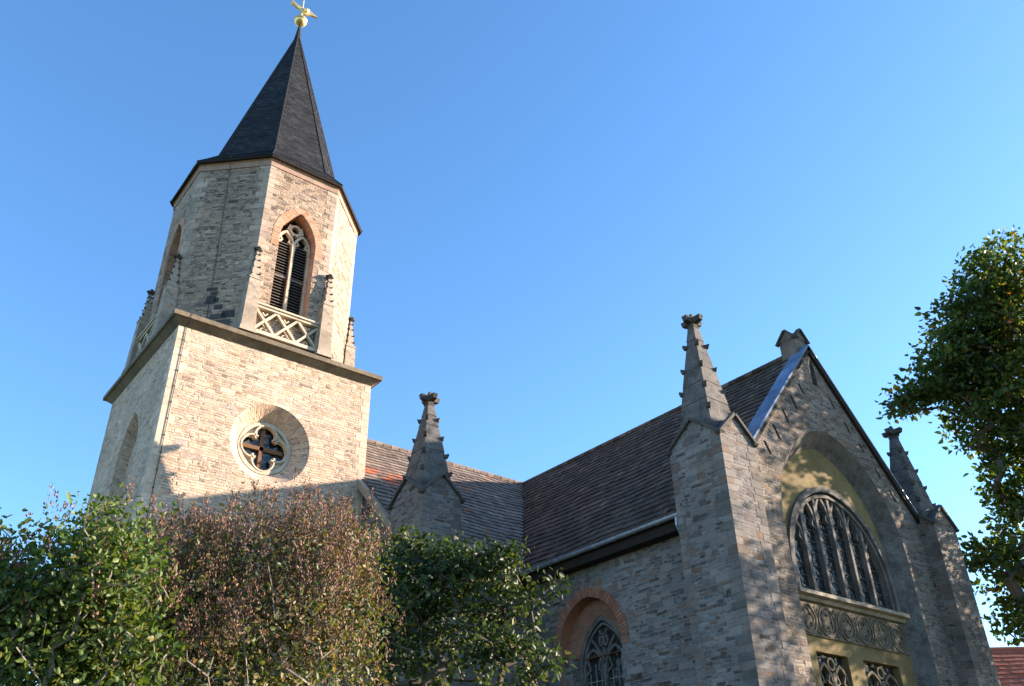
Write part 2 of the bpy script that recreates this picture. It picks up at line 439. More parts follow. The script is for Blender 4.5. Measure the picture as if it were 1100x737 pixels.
def bricks_on(mb, fr, a, wd, d0, d1, bw=.11, joint=.018):
    """single bricks set radially round an arch outline a (open polyline)"""
    P = [Vector(p) for p in a]
    seg = [(P[i + 1] - P[i]).length for i in range(len(P) - 1)]
    tot = sum(seg); n = max(3, int(tot / bw))
    def at(s):
        for i, l in enumerate(seg):
            if s <= l or i == len(seg) - 1:
                t = (P[i + 1] - P[i]).normalized(); return P[i] + t * s, Vector((-t.y, t.x))
            s -= l
    for i in range(n):
        s0 = tot * i / n + joint / 2; s1 = tot * (i + 1) / n - joint / 2
        p0, q0 = at(s0); p1, q1 = at(s1)
        w0 = wd * (1 + random.uniform(-.05, .05)); dd = d1 + random.uniform(-.004, .004)
        rr = random.random()
        c = [p0, p1, p1 + q1 * w0, p0 + q0 * w0]
        mb.hexa([fr(x.x, x.y, d0) for x in c] + [fr(x.x, x.y, dd) for x in c], rnd=rr)

# ------------------------------------------------------------------ ground
g = MB()
S = 900
for i in range(-6, 6):
    for j in range(-6, 6):
        g.poly([(i * 150, j * 150, 0), (i * 150 + 150, j * 150, 0), (i * 150 + 150, j * 150 + 150, 0), (i * 150, j * 150 + 150, 0)])
k = N('churchyard_grass'); o_ = k.obj()
gm = k.done(k.mix(k.noise(o_, .4, 6), (.05, .07, .022), (.11, .10, .045)), .95)
ground = g.build('ground', gm); ground['kind'] = 'structure'

# ------------------------------------------------------------------ the church
church = empty('church', (9.75, 20, 0), 'rubble stone village church with slate topped octagonal belfry tower and pinnacled gable', 'church')
TX0, TX1, TY0, TY1 = 6.25, 13.25, 24.58, 31.5
TC = (9.75, 28.05)
fS = F((0, TY0, 0), (1, 0, 0), (0, -1, 0))           # sunny tower face
fW = F((TX0, 0, 0), (0, 1, 0), (-1, 0, 0))           # shaded tower face (u = world Y)

def circle(cx, cz, r, n=40): return [(cx + r * math.cos(2 * math.pi * i / n), cz + r * math.sin(2 * math.pi * i / n)) for i in range(n)]

mb = MB()
RC = (9.80, 13.22)
wall(mb, fS, [(TX0, 0), (TX1, 0), (TX1, 16.45), (TX0, 16.45)], [(circle(*RC, 1.36, 48), .52, circle(*RC, .88, 48), 0, True)])
lan = pointed(27.7, 1.0, 9.0, 12.9, 14.55)
lanb = pointed(27.7, .86, 9.05, 12.8, 14.30)
wall(mb, fW, [(TY0, 0), (TY1, 0), (TY1, 16.45), (TY0, 16.45)], [(lan, .34, lanb, 0, True)])
fill(mb, fW, lanb, -.34)
mb.poly([(TX1, TY0, 0), (TX1, TY1, 0), (TX1, TY1, 16.45), (TX1, TY0, 16.45)])
mb.poly([(TX1, TY1, 0), (TX0, TY1, 0), (TX0, TY1, 16.45), (TX1, TY1, 16.45)])
tower = mb.build('tower_wall', M['tower_stone'], church)

mb = MB(); fill(mb, fW, pointed(27.75, .17, 11.3, 13.2, 13.6, 6), -.336)
mb.build('slit_window', M['interior'], church)

# corner quoins of the tower, dressed blocks in alternate lengths
def quoins(mb, x, y, sx, sy, z0, z1, h=.30, la=.52, lb=.30, pr=.012):
    z = z0; i = 0
    while z < z1 - .05:
        hh = min(h * random.uniform(.8, 1.2), z1 - z)
        a, b = (la, lb) if i % 2 else (lb, la)
        a *= random.uniform(.85, 1.15); b *= random.uniform(.85, 1.15)
        x0, x1 = sorted((x - sx * pr, x + sx * a)); y0, y1 = sorted((y - sy * pr, y + sy * b))
        mb.box(x0, x1, y0, y1, z + .008, z + hh - .008, rnd=random.random())
        z += hh; i += 1

M['belfry_quoin'] = by_rnd('belfry_quoin_stone', [(0, (.36, .275, .215)), (.5, (.46, .36, .275)), (1, (.50, .385, .295))], var=.45, grain=14)
M['tower_quoin'] = by_rnd('tower_quoin_stone', [(0, (.58, .44, .32)), (.5, (.66, .51, .375)), (1, (.68, .49, .37))], var=.4, grain=14)
for x_, s_ in ((TX0, 1), (TX1, -1)):
    mb = MB(); quoins(mb, x_, TY0, s_, 1, 0, 16.4, .27, .40, .26, .006); mb.build('quoin_stones', M['tower_quoin'], church)

# cornice: lip and sloped weathering, mitred round the square
mb = MB()
prof = [(0, 16.40), (.10, 16.48), (.22, 16.58), (.30, 16.60), (.30, 16.76), (.24, 16.80), (-.12, 16.98)]
def ringpts(d, z): return [Vector((TX0 - d, TY0 - d, z)), Vector((TX1 + d, TY0 - d, z)), Vector((TX1 + d, TY1 + d, z)), Vector((TX0 - d, TY1 + d, z))]
for (d0, z0), (d1, z1) in zip(prof, prof[1:]):
    a, b = ringpts(d0, z0), ringpts(d1, z1)
    for i in range(4):
        j = (i + 1) % 4
        for s_ in range(9):
            t0, t1 = s_ / 9, (s_ + 1) / 9
            mb.poly([a[i].lerp(a[j], t0), a[i].lerp(a[j], t1), b[i].lerp(b[j], t1), b[i].lerp(b[j], t0)])
mb.poly(ringpts(-.12, 16.98))
mb.build('tower_cornice', M['cornice'], church, weld=True)

# belfry octagon
AP = 3.40; RC8 = AP / math.cos(math.pi / 8)
def oc(i, r, z): t = R(-112.5 + 45 * i); return Vector((TC[0] + r * math.cos(t), TC[1] + r * math.sin(t), z))
BZ0, BZ1 = 16.98, 24.43
fB = {}
for i in range(8):
    a, b = oc(i, RC8, 0), oc(i + 1, RC8, 0); u = (b - a).normalized(); n = Vector((u.y, -u.x, 0))
    fB[i] = F((a + b) / 2, u, n)
WHW, WZ0, WZS, WZA = .72, 18.25, 21.35, 22.75
wo = pointed(.05, WHW, WZ0, WZS, WZA)
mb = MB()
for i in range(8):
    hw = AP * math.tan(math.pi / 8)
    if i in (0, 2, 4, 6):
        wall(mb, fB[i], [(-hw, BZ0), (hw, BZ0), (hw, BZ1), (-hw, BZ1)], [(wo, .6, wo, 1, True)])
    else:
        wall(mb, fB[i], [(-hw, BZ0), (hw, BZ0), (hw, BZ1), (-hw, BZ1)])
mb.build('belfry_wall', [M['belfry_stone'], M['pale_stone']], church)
for i in (1, 7, 0, 2):      # thin quoins at the visible belfry corners
    mb = MB(); p = oc(i, RC8 + .004, 0); z = BZ0; q = 0
    d0 = (oc(i - 1, RC8, 0) - oc(i, RC8, 0)).normalized(); d1 = (oc(i + 1, RC8, 0) - oc(i, RC8, 0)).normalized()
    n0 = Vector((-d0.y, d0.x, 0)); n1 = Vector((d1.y, -d1.x, 0))
    while z < BZ1 - .1:
        h = random.uniform(.2, .3); h = min(h, BZ1 - z); a, b = ((.42, .24) if q % 2 else (.24, .42)); rr = random.random()
        o8 = [p, p + d1 * b + n1 * .006, p + d1 * b - n1 * .05, p + d0 * a - n0 * .05, p + d0 * a + n0 * .006]
        mb.prism([x + Z * (z + .008) for x in o8], (0, 0, h - .016), rnd=rr); z += h; q += 1
    mb.build('belfry_quoin_stones', M['belfry_quoin'], church)

def belfry_window(i):
    fr = fB[i]
    e = empty('belfry_window', fr(0.05, WZ0)); adopt(e, church)
    # ring of reddish arch stones
    mb = MB()
    ar = pointed(.05, WHW + .004, 20.9, WZS, WZA)
    bricks_on(mb, fr, ar, .29, -.1, .012, bw=.11, joint=.008)
    mb.build('arch_stones', M['arch_red'], e)
    mb = MB()       # red brick jamb lining on both reveals
    for s_ in (-1, 1):
        z = WZ0 + .02
        while z < 21.3:
            h = random.uniform(.16, .26); u0 = .05 + s_ * (WHW - .002); u1 = .05 + s_ * (WHW - .022)
            uu = sorted((u0, u1)); dd = random.choice((-.5, -.36))
            c = [(uu[0], z + .006), (uu[1], z + .006), (uu[1], z + h - .006), (uu[0], z + h - .006)]
            mb.hexa([fr(*x, -.56) for x in c] + [fr(*x, -.035) for x in c], rnd=random.random()); z += h
    arc = [p for p in pointed(.05, WHW - .012, 20.9, WZS, WZA - .02) if p[1] >= WZS - .01]
    bricks_on(mb, fr, arc, -.001, -.56, -.035, bw=.16, joint=.006)
    mb.build('jamb_lining', M['arch_red'], e)
    mb = MB()       # louvre slats in two lights
    for cx in (-.28, .38):
        z = WZ0 + .05
        while z < 21.55:
            hw = .27
            mb.hexa([fr(cx - hw, z, -.40), fr(cx + hw, z, -.40), fr(cx + hw, z + .10, -.54), fr(cx - hw, z + .10, -.54),
                     fr(cx - hw, z + .025, -.40), fr(cx + hw, z + .025, -.40), fr(cx + hw, z + .125, -.54), fr(cx - hw, z + .125, -.54)])
            z += .125
        mb.hexa([fr(cx - .27, 19.9, -.385), fr(cx + .27, 19.9, -.385), fr(cx + .27, 19.9, -.46), fr(cx - .27, 19.9, -.46),
                 fr(cx - .27, 20.0, -.385), fr(cx + .27, 20.0, -.385), fr(cx + .27, 20.0, -.46), fr(cx - .27, 20.0, -.46)])
    mb.build('louvre', M['louvre'], e)
    mb = MB()       # stone tracery: mullion, two cusped heads and an oculus
    ribbon(mb, fr, [(.05, WZ0), (.05, 21.55)], .10, -.52, -.32)
    for cx in (-.28, .38):
        hd = [p for p in pointed(cx, .30, 21.2, 21.45, 21.98, 8)]
        ribbon(mb, fr, hd, .09, -.52, -.34)
        for sx in (-1, 1):
            ribbon(mb, fr, [(cx + sx * .27, 21.45), (cx + sx * .13, 21.56), (cx + sx * .24, 21.72)], .06, -.5, -.36)
    ribbon(mb, fr, circle(.05, 22.15, .2, 14), .08, -.52, -.33, closed=True)
    for sx in (-1, 1):
        ribbon(mb, fr, [(.05 + sx * .05, 21.9), (.05 + sx * .3, 22.1), (.05 + sx * .22, 22.35)], .07, -.5, -.34)
        ribbon(mb, fr, [(.05 + sx * (WHW - .07), WZ0), (.05 + sx * (WHW - .07), 21.35)], .10, -.54, -.36)
    mb.build('tracery', M['pale_stone'], e)
    mb = MB(); fill(mb, fr, [(u, v) for u, v in wo], -.595)
    mb.build('back_panel', M['interior'], e)
    mb = MB(); c = [(-.74, 18.12), (.84, 18.12)]
    mb.hexa([fr(-.72, 18.1, -.6), fr(.82, 18.1, -.6), fr(.82, 18.1, .05), fr(-.72, 18.1, .05), fr(-.72, 18.27, -.6), fr(.82, 18.27, -.6), fr(.82, 18.2, .05), fr(-.72, 18.2, .05)])
    mb.build('sill', M['pale_stone'], e)
for i in (0, 2, 6): belfry_window(i)

# dark patch of stones on the shaded diagonal face (face 7)
mb = MB(); fr = fB[7]
for (u, z, w_, h) in ((.15, 17.25, .75, .26), (.1, 17.55, .6, .22), (.5, 17.58, .5, .3), (.2, 17.95, .3, .2), (-.15, 18.2, .38, .34), (.12, 18.25, .2, .18), (-.2, 18.75, .42, .14), (.02, 18.6, .22, .12), (-.5, 17.3, .5, .22)):
    mb.hexa([fr(u, z, -.05), fr(u + w_, z, -.05), fr(u + w_, z + h, -.05), fr(u, z + h, -.05), fr(u, z, .010), fr(u + w_, z, .010), fr(u + w_ * .97, z + h, .010), fr(u + .02, z + h * .95, .010)], rnd=random.random())
mb.build('dark_patch_stones', M['dark_rubble'], church)

# frieze, eaves board
mb = MB()
for (r0, z0), (r1, z1) in zip([(RC8, 24.40), (RC8 + .035, 24.40), (RC8 + .035, 24.66), (RC8 + .10, 24.72)], [(RC8 + .035, 24.40), (RC8 + .035, 24.66), (RC8 + .10, 24.72), (RC8, 24.74)]):
    for i in range(8): mb.poly([oc(i, r0, z0), oc(i + 1, r0, z0), oc(i + 1, r1, z1), oc(i, r1, z1)])
mb.build('eaves_frieze', M['frieze'], church, weld=True)
mb = MB()
for (r0, z0), (r1, z1) in zip([(RC8, 24.725), (3.87, 24.70), (3.89, 24.77)], [(3.87, 24.70), (3.89, 24.77), (RC8 - .1, 24.84)]):
    for i in range(8): mb.poly([oc(i, r0, z0), oc(i + 1, r0, z0), oc(i + 1, r1, z1), oc(i, r1, z1)])
mb.build('eaves_board', M['wood_dark'], church)

def tiles(mb, P0, e, s, wfun, L, tw, rh, th=.05, patchf=None, jit=.013, sag=.022):
    """roof covering of single tiles: e along the eave, s up the slope, wfun(b) = span along e at height b"""
    P0 = Vector(P0); e = Vector(e).normalized(); s = Vector(s).normalized(); n = e.cross(s).normalized()
    if n.z < 0: n = -n
    nr = int(math.ceil(L / rh))
    for r in range(nr):
        b0, b1 = r * rh, min((r + 1) * rh + .06, L)
        a0, a1 = wfun(min(b0, L), min((r + 1) * rh, L))
        off = (r % 2) * tw * .5
        kx = math.floor((a0 - off) / tw)
        row = random.uniform(-.15, .15)
        while True:
            x0 = max(a0, kx * tw + off); x1 = min(a1, (kx + 1) * tw + off)
            if kx * tw + off > a1: break
            kx += 1
            if x1 - x0 < .02: continue
            h = th + random.uniform(-jit, jit); bj = b0 + random.uniform(-.006, .006)
            q = lambda a, b, c: P0 + e * a + s * b + n * (c + sag * (math.sin(a * .83 + b * .5) + .7 * math.sin(a * 1.9 - b * 1.3)))
            rr = min(1, max(0, .5 + row + random.gauss(0, .22)))
            pt = patchf((x0 + x1) / 2, b0) if patchf else 0
            lo = [q(x0 + .004, bj, .002), q(x1 - .004, bj, .002)]; up = [q(x0 + .004, bj, h), q(x1 - .004, bj, h)]
            t1, t0 = q(x1 - .004, b1, .004), q(x0 + .004, b1, .004)
            mb.poly([up[0], up[1], t1, t0], rnd=rr, patch=pt)
            mb.poly([lo[0], lo[1], up[1], up[0]], rnd=rr * .7, patch=pt)
            mb.poly([lo[0], up[0], t0], rnd=rr * .7, patch=pt); mb.poly([lo[1], t1, up[1]], rnd=rr * .7, patch=pt)

# spire: flared skirt and eight slate faces
SR, SZ, AZ_, AR = 2.90, 25.88, 35.85, .10
mb = MB()
def facet(i, r0, z0, r1, z1, tw, rh):
    a, b, c, d = oc(i, r0, z0), oc(i + 1, r0, z0), oc(i + 1, r1, z1), oc(i, r1, z1)
    e = (b - a).normalized(); m0 = (a + b) / 2; m1 = (c + d) / 2; s = (m1 - m0); L = s.length; s.normalize()
    w0, w1 = (b - a).length / 2, (c - d).length / 2
    tiles(mb, m0, e, s, lambda p, q: (-(w0 + (w1 - w0) * q / L), w0 + (w1 - w0) * q / L), L, tw, rh, .018, jit=.005, sag=.004)
    mb.poly([a, b, c, d], rnd=.2)
for i in range(8):
    facet(i, 3.88, 24.78, SR, SZ, .24, .17); facet(i, SR, SZ, AR, AZ_, .24, .17)
mb.build('spire_roof', M['slate'], church)
mb = MB()
for i in range(8):
    mb.tube([oc(i, 3.89, 24.79), oc(i, SR + .01, SZ + .01), oc(i, AR + .01, AZ_)], [.04, .04, .03], 5)
mb.frus(TC, 35.75, 36.85, .17, .05, 8, R(22.5))
mb.build('hip_strips', M['lead'], church)

# weather vane: ball and gilded cock
vane = empty('weather_vane', (TC[0], TC[1], 36.8), 'gilded weather cock with gold ball on the tip of the slate spire', 'weather vane')
mb = MB(); mb.tube([(TC[0], TC[1], 36.6), (TC[0], TC[1], 38.75)], [.045, .02], 6); mb.build('rod', M['gold'], vane)
mb = MB(); mb.lathe((TC[0], TC[1], 37.15), [(0, -.31)] + [(.31 * math.cos(t), .29 * math.sin(t)) for t in np.linspace(-1.5, -.1, 8)] + [(.335, -.03), (.335, .03)] + [(.31 * math.cos(t), .29 * math.sin(t)) for t in np.linspace(.1, 1.5, 8)] + [(0, .31)], 18)
mb.build('ball', M['gold'], vane, smooth=True)
cock = [(-.66, .40), (-.60, .46), (-.24, .24), (-.06, .20), (.04, .28), (.12, .24), (.24, .12), (.33, .14), (.38, .22), (.44, .12), (.52, .06), (.66, .0), (.70, -.08), (.54, -.08), (.42, -.08), (.30, -.14), (.16, -.22), (.0, -.20), (-.12, -.10), (-.26, .02), (-.62, .22), (-.68, .28), (-.28, .12), (-.30, .18)]
th_ = R(-8); cdir = Vector((math.cos(th_), math.sin(th_), 0)); cn = Vector((-cdir.y, cdir.x, 0))
base = Vector((TC[0] + .08, TC[1], 37.95)); mb = MB()
prof3 = [base + cdir * u + Z * (v * .9 - .02) for u, v in cock]
loop = [[Vector((u, v, 0)) for u, v in cock]]
for sgn in (-1, 1):
    for t in tessellate_polygon(loop):
        mb.poly([prof3[i] + cn * sgn * .05 for i in t])
for i in range(len(prof3)):
    j = (i + 1) % len(prof3); mb.poly([prof3[i] - cn * .05, prof3[j] - cn * .05, prof3[j] + cn * .05, prof3[i] + cn * .05])
for sx_ in (-1, 1):
    mb.lathe(base + cdir * .12 + Z * .05 + cn * .05 * sx_, [(0, -.16), (.10, -.11), (.15, 0), (.10, .11), (0, .16)], 10)
mb.build('cock_figure', M['gold'], vane)

# small pinnacles round the octagon, and balustrades between them
def small_pinnacle(x, y, first=[]):
    if first:
        e0, kids = first[0]
        e = e0.copy(); e.name = 'belfry_pinnacle'; COL.objects.link(e); e.location = Vector((x, y, 16.85)) - Vector(church.location)
        for c in kids:
            d = c.copy(); COL.objects.link(d); d.parent = e
        return e
    mb = MB(); c = (x, y)
    mb.frus(c, 16.80, 17.0, .42, .38); mb.frus(c, 17.0, 18.95, .35, .28); mb.frus(c, 18.95, 19.02, .31, .31)
    mb.frus(c, 19.02, 20.25, .21, .06)
    e = mb.build('belfry_pinnacle', M['pinn'], None)
    e.data.transform(Matrix.Translation((-x, -y, -16.85))); e.location = (x, y, 16.85); adopt(e, church)
    kids = []
    for q in range(4):
        t = R(45 + 90 * q)
        for z, r in ((19.2, .19), (19.5, .145), (19.8, .105), (20.05, .075)):
            m2 = MB(); p = Vector((x + r * math.cos(t), y + r * math.sin(t), z)); d = Vector((math.cos(t), math.sin(t), 0)); pp = Vector((-d.y, d.x, 0))
            m2.hexa([p - pp * .03 - d * .02 - Z * .03, p + pp * .03 - d * .02 - Z * .03, p + pp * .025 + d * .05, p - pp * .025 + d * .05, p - pp * .03 - d * .02 + Z * .03, p + pp * .03 - d * .02 + Z * .03, p + pp * .03 + d * .065 + Z * .05, p - pp * .03 + d * .065 + Z * .05])
            c2 = m2.build('crocket', M['grey_stone'], e); kids.append(c2)
    m2 = MB()
    m2.frus(c, 20.2, 20.26, .08, .10); m2.frus(c, 20.26, 20.36, .15, .13); m2.frus(c, 20.30, 20.34, .18, .18, 4, 0); m2.frus(c, 20.36, 20.46, .10, .05)
    kids.append(m2.build('finial', M['dark_stone'], e))
    first.append((e, kids)); return e
b1 = AP * math.tan(math.pi / 8)
for (x, y) in ((TC[0] - b1, 24.52), (TC[0] + b1, 24.52), (TX0 + .0, TC[1] - b1), (TX0 + .0, TC[1] + b1), (TX1 - .0, TC[1] - b1), (TX1 - .0, TC[1] + b1)):
    small_pinnacle(x, y)
def balustrade(fr):
    mb = MB(); u0, u1 = -b1 + .22, b1 - .22; z0, z1 = 16.96, 17.98
    def bar(a, b, za, zb, d0, d1): mb.hexa([fr(a, za, d0), fr(b, za, d0), fr(b, za, d1), fr(a, za, d1), fr(a, zb, d0), fr(b, zb, d0), fr(b, zb, d1), fr(a, zb, d1)])
    bar(u0, u1, z0, z0 + .13, .0, .22); bar(u0, u1, z1, z1 + .10, .01, .2); bar(u0 - .03, u1 + .03, z1 + .10, z1 + .17, -.02, .25)
    n = 3; wd = (u1 - u0) / n
    for q in range(n):
        a, b = u0 + q * wd, u0 + (q + 1) * wd
        ribbon(mb, fr, [(a, z0 + .13), (b, z1)], .085, .05, .165); ribbon(mb, fr, [(a, z1), (b, z0 + .13)], .085, .052, .168)
        cx, cz = (a + b) / 2, (z0 + .13 + z1) / 2
        for (dx, dz) in ((0, .3), (0, -.3)):
            ribbon(mb, fr, [(cx + dx * 1.15 - dz * .3, cz + dz * 1.15 - dx * .3), (cx + dx * .8, cz + dz * .8), (cx + dx * 1.15 + dz * .3, cz + dz * 1.15 + dx * .3)], .05, .055, .10)
    for a in (u0 + .03, u1 - .03): bar(a - .03, a + .03, z0 + .13, z1, .04, .17)
    mb.build('balustrade', M['pale_stone'], church)
for i in (0, 6, 2): balustrade(fB[i])

# rose window
e = empty('rose_window', (RC[0], TY0, RC[1])); adopt(e, church)
mb = MB(); fr = fS
ribbon(mb, fr, circle(*RC, .84, 40), .12, -.62, -.46, closed=True)
for q in range(4):
    t = math.pi / 2 * q; cx, cz = RC[0] + .41 * math.cos(t), RC[1] + .41 * math.sin(t)
    arc = [(cx + .385 * math.cos(t + a), cz + .385 * math.sin(t + a)) for a in np.linspace(-1.95, 1.95, 16)]
    ribbon(mb, fr, arc, .09, -.62, -.50); ribbon(mb, fr, arc, .05, -.50, -.44)
    t2 = t + math.pi / 4
    sp = [(RC[0] + .80 * math.cos(t2 + a), RC[1] + .80 * math.sin(t2 + a)) for a in np.linspace(-.42, .42, 7)]
    cu = [(RC[0] + .40 * math.cos(t2), RC[1] + .40 * math.sin(t2))]
    fill(mb, fr, sp + cu, -.56)
mb.build('tracery', M['pale_stone'], e)
mb = MB()
for (a, b) in (((-.05, -.7), (-.05, .7)), ((-.7, .02), (.7, .02))):
    ribbon(mb, fr, [(RC[0] + a[0], RC[1] + a[1]), (RC[0] + b[0], RC[1] + b[1])], .13, -.70, -.62)
mb.build('glazing_bars', M['brown_wood'], e)
mb = MB(); fill(mb, fr, circle(*RC, .85, 30), -.72); mb.build('pane', M['glass'], e)
mb = MB(); fill(mb, fr, circle(*RC, .9, 30), -.60, holes=[circle(*RC, .80, 30)]); mb.build('rim', M['pale_stone'], e)

# lightning conductor up the sunny face beside the corner, then over the belfry
mb = MB()
mb.tube([(TX0 + .22, TY0 - .03, 0), (TX0 + .24, TY0 - .03, 16.40), (TX0 + .24, TY0 - .33, 16.6), (TX0 + .3, TY0 - .33, 16.78)], .012, 5)
p0 = fB[7](.05, 17, .02); p1 = fB[7](-.2, 24.4, .03)
mb.tube([(TX0 + .3, TY0 - .33, 16.78), p0, p1, fB[7](-.2, 24.95, .2)], .011, 5)
z = .5
while z < 16.3:
    mb.box(TX0 + .20, TX0 + .26, TY0 - .035, TY0 + .01, z, z + .03); z += .55
mb.build('lightning_conductor', M['wire'], church)

# ------------------------------------------------------------------ nave and transept
XR, YR, RZ = 23.13, 28.03, 16.0            # transept ridge x, nave ridge y, ridge height
EX, EZ = 17.2, 9.38                        # transept eave
NHW = 7.1; EY = YR - NHW                   # nave eave
WX, WY = 17.65, 21.38                      # wall planes
GY = 13.07                                 # gable plane
XE = 2 * XR - EX
fT = F((WX, 0, 0), (0, 1, 0), (-1, 0, 0))  # transept side wall, u = world Y
fN = F((0, WY, 0), (1, 0, 0), (0, -1, 0))
fG = F((0, GY, 0), (1, 0, 0), (0, -1, 0))

SWC = 18.6
so = pointed(SWC, 1.30, 3.0, 6.75, 8.17); si = pointed(SWC - .12, 1.0, 3.2, 6.25, 7.68)
mb = MB()
wall(mb, fT, [(14.2, 0), (WY, 0), (WY, 9.05), (14.2, 9.05)], [(so, .38, so, 1, True)])
mb.build('transept_wall', [M['wall_stone'], M['red_plaster']], church)
e = empty('side_window', (WX, SWC, 3)); adopt(e, church)
mb = MB(); a = pointed(SWC, 1.304, 6.62, 6.75, 8.17)
bricks_on(mb, fT, a, .29, -.12, .03, bw=.088, joint=.02); mb.build('brick_arch', M['red_plaster'], e)
mb = MB(); a2 = pointed(SWC, 1.31, 6.62, 6.75, 8.18); ribbon(mb, fT, [(u, v) for u, v in pointed(SWC, 1.44, 6.62, 6.75, 8.34)], .28, -.1, .008)
mb.build('brick_joints', M['brick_joint'], e)
mb = MB()
clip = [p for p in so]
clipu = [(SWC - 1.30, 6.55)] + [p for p in so[1:-1]] + [(SWC + 1.30, 6.55)]
siu = [(SWC - .12 - .999, 6.56)] + [p for p in si if p[1] > 6.57] + [(SWC - .12 + .999, 6.56)]
# brick infill: upper recess in courses
nb = N('brick_infill'); u_ = nb.uv(); bt = nb.n('ShaderNodeTexBrick'); nb.l(u_, bt.inputs['Vector'])
bt.inputs['Scale'].default_value = 1; bt.inputs['Brick Width'].default_value = .25; bt.inputs['Row Height'].default_value = .075; bt.inputs['Mortar Size'].default_value = .007
bt.inputs['Color1'].default_value = (.22, .092, .056, 1); bt.inputs['Color2'].default_value = (.29, .125, .075, 1); bt.inputs['Mortar'].default_value = (.22, .155, .12, 1)
nb.bump(nb.math('ADD', bt.outputs['Fac'], nb.noise(u_, 20)), -.4, .02)
M['infill'] = nb.done(nb.mix(1.0, bt.outputs['Color'], nb.ramp(nb.noise(u_, 1.8, 5), [(.3, .7), (.7, 1.2)]), 'MULTIPLY'), .9)
full = [p for p in so]
wall(mb, F((WX + .38, 0, 0), (0, 1, 0), (-1, 0, 0)), clipu, [(siu, .16, siu, 0, False)], 0)
low = [(SWC - 1.30, 3.0), (SWC - 1.30, 6.55), (SWC - .12 - .999, 6.55), (SWC - .12 - .999, 3.2), (SWC - .12 + .999, 3.2), (SWC - .12 + .999, 6.55), (SWC + 1.30, 6.55), (SWC + 1.30, 3.0)]
fill(mb, fT, low, -.12, 1)
for s_ in (-1, 1):
    uo = SWC + s_ * 1.30; ui = SWC - .12 + s_ * .999
    mb.poly([fT(uo, 6.55, -.12), fT(ui, 6.55, -.12), fT(ui, 6.62, -.38), fT(uo, 6.62, -.38)], m=1)
    mb.poly([fT(ui, 3.2, -.12), fT(ui, 6.55, -.12), fT(ui, 6.55, -.55), fT(ui, 3.2, -.55)], m=1)
mb.build('arch_infill', [M['infill'], M['wall_stone']], e)
mb = MB(); wc = SWC - .12; fd = -.52
ribbon(mb, fT, pointed(wc, .96, 3.2, 6.25, 7.61), .12, -.56, -.40)
ribbon(mb, fT, pointed(wc, .85, 3.2, 6.25, 7.46), .07, -.54, -.45)
ribbon(mb, fT, [(wc, 3.2), (wc, 6.2)], .11, -.54, -.42)
for cx in (wc - .45, wc + .45):
    ribbon(mb, fT, pointed(cx, .41, 5.9, 6.2, 6.78, 8), .08, -.53, -.43)
    for sx in (-1, 1):
        ribbon(mb, fT, [(cx + sx * .39, 6.1), (cx + sx * .17, 6.24), (cx + sx * .27, 6.5)], .06, -.52, -.45)
for sx in (-1, 1):     # daggers curving to the apex
    ribbon(mb, fT, [(wc, 6.35), (wc + sx * .12, 6.62), (wc + sx * .38, 6.95), (wc + sx * .48, 7.05)], .07, -.53, -.43)
    ribbon(mb, fT, [(wc, 6.35), (wc + sx * .03, 6.7), (wc + sx * .02, 7.05), (wc + sx * .15, 7.28)], .06, -.53, -.44)
ribbon(mb, fT, circle(wc, 6.98, .17, 14), .06, -.53, -.44, closed=True)
mb.build('tracery', M['grey_stone'], e)
mb = MB()
for x in (-.70, -.46, -.23, .23, .46, .70): ribbon(mb, fT, [(wc + x, 3.2), (wc + x, 6.2 + (.2 if abs(x) < .5 else .05))], .022, -.545, -.515)
for z in np.arange(3.4, 6.2, .42): ribbon(mb, fT, [(wc - .90, z), (wc + .90, z)], .022, -.55, -.52)
mb.build('glazing_bars', M['bar'], e)
mb = MB(); fill(mb, fT, pointed(wc, .97, 3.2, 6.25, 7.63), -.548); mb.build('pane', M['glass'], e)

# gable wall with its great niche
SL = (RZ - EZ) / (XR - EX)
gx0, gx1 = 18.2, 28.0
gz = lambda x: RZ - .06 - abs(x - XR) * SL
no = pointed(XR + .05, 3.15, .4, 9.35, 12.95, 20); ni = pointed(XR + .02, 2.74, .45, 9.25, 12.50, 20)
def slot(cx, cz, l=.38, w_=.13, lean=.10):
    return [(cx - lean - w_ / 2, cz + l / 2), (cx + lean - w_ / 2, cz - l / 2), (cx + lean + w_ / 2, cz - l / 2), (cx - lean + w_ / 2, cz + l / 2)]
holes = [(no, .46, ni, 1, True)]
ap = pointed(XR + .1, .14, 14.62, 15.2, 15.6, 5); holes.append((ap, .22, ap, 1, False))
slots = []
for i, (dx, ) in enumerate([(d,) for d in (.75, 1.35, 1.95, 2.6, 3.2)]):
    for s_ in (-1, 1):
        cx = XR + s_ * dx + (.1 if s_ > 0 else -.05); slots.append(slot(cx, gz(cx) - .78 + random.uniform(-.06, .06), .36 + random.uniform(-.08, .06)))
for s_ in slots: holes.append((s_, .16, s_, 1, False))
mb = MB()
wall(mb, fG, [(gx0, 0), (gx1, 0), (gx1, gz(gx1)), (XR, RZ - .06), (gx0, gz(gx0))], holes)
for s_ in slots: fill(mb, fG, s_, -.155, 1)
fill(mb, fG, ap, -.215, 1)
mb.build('gable_wall', [M['gable_stone'], M['grey_stone']], church)
mb = MB()       # brick edging left of the apex slit
ribbon(mb, fG, [(XR - .09, 15.0), (XR - .07, 15.35), (XR + .09, 15.68)], .07, -.1, .012)
mb.build('slit_edging', M['arch_red'], church)

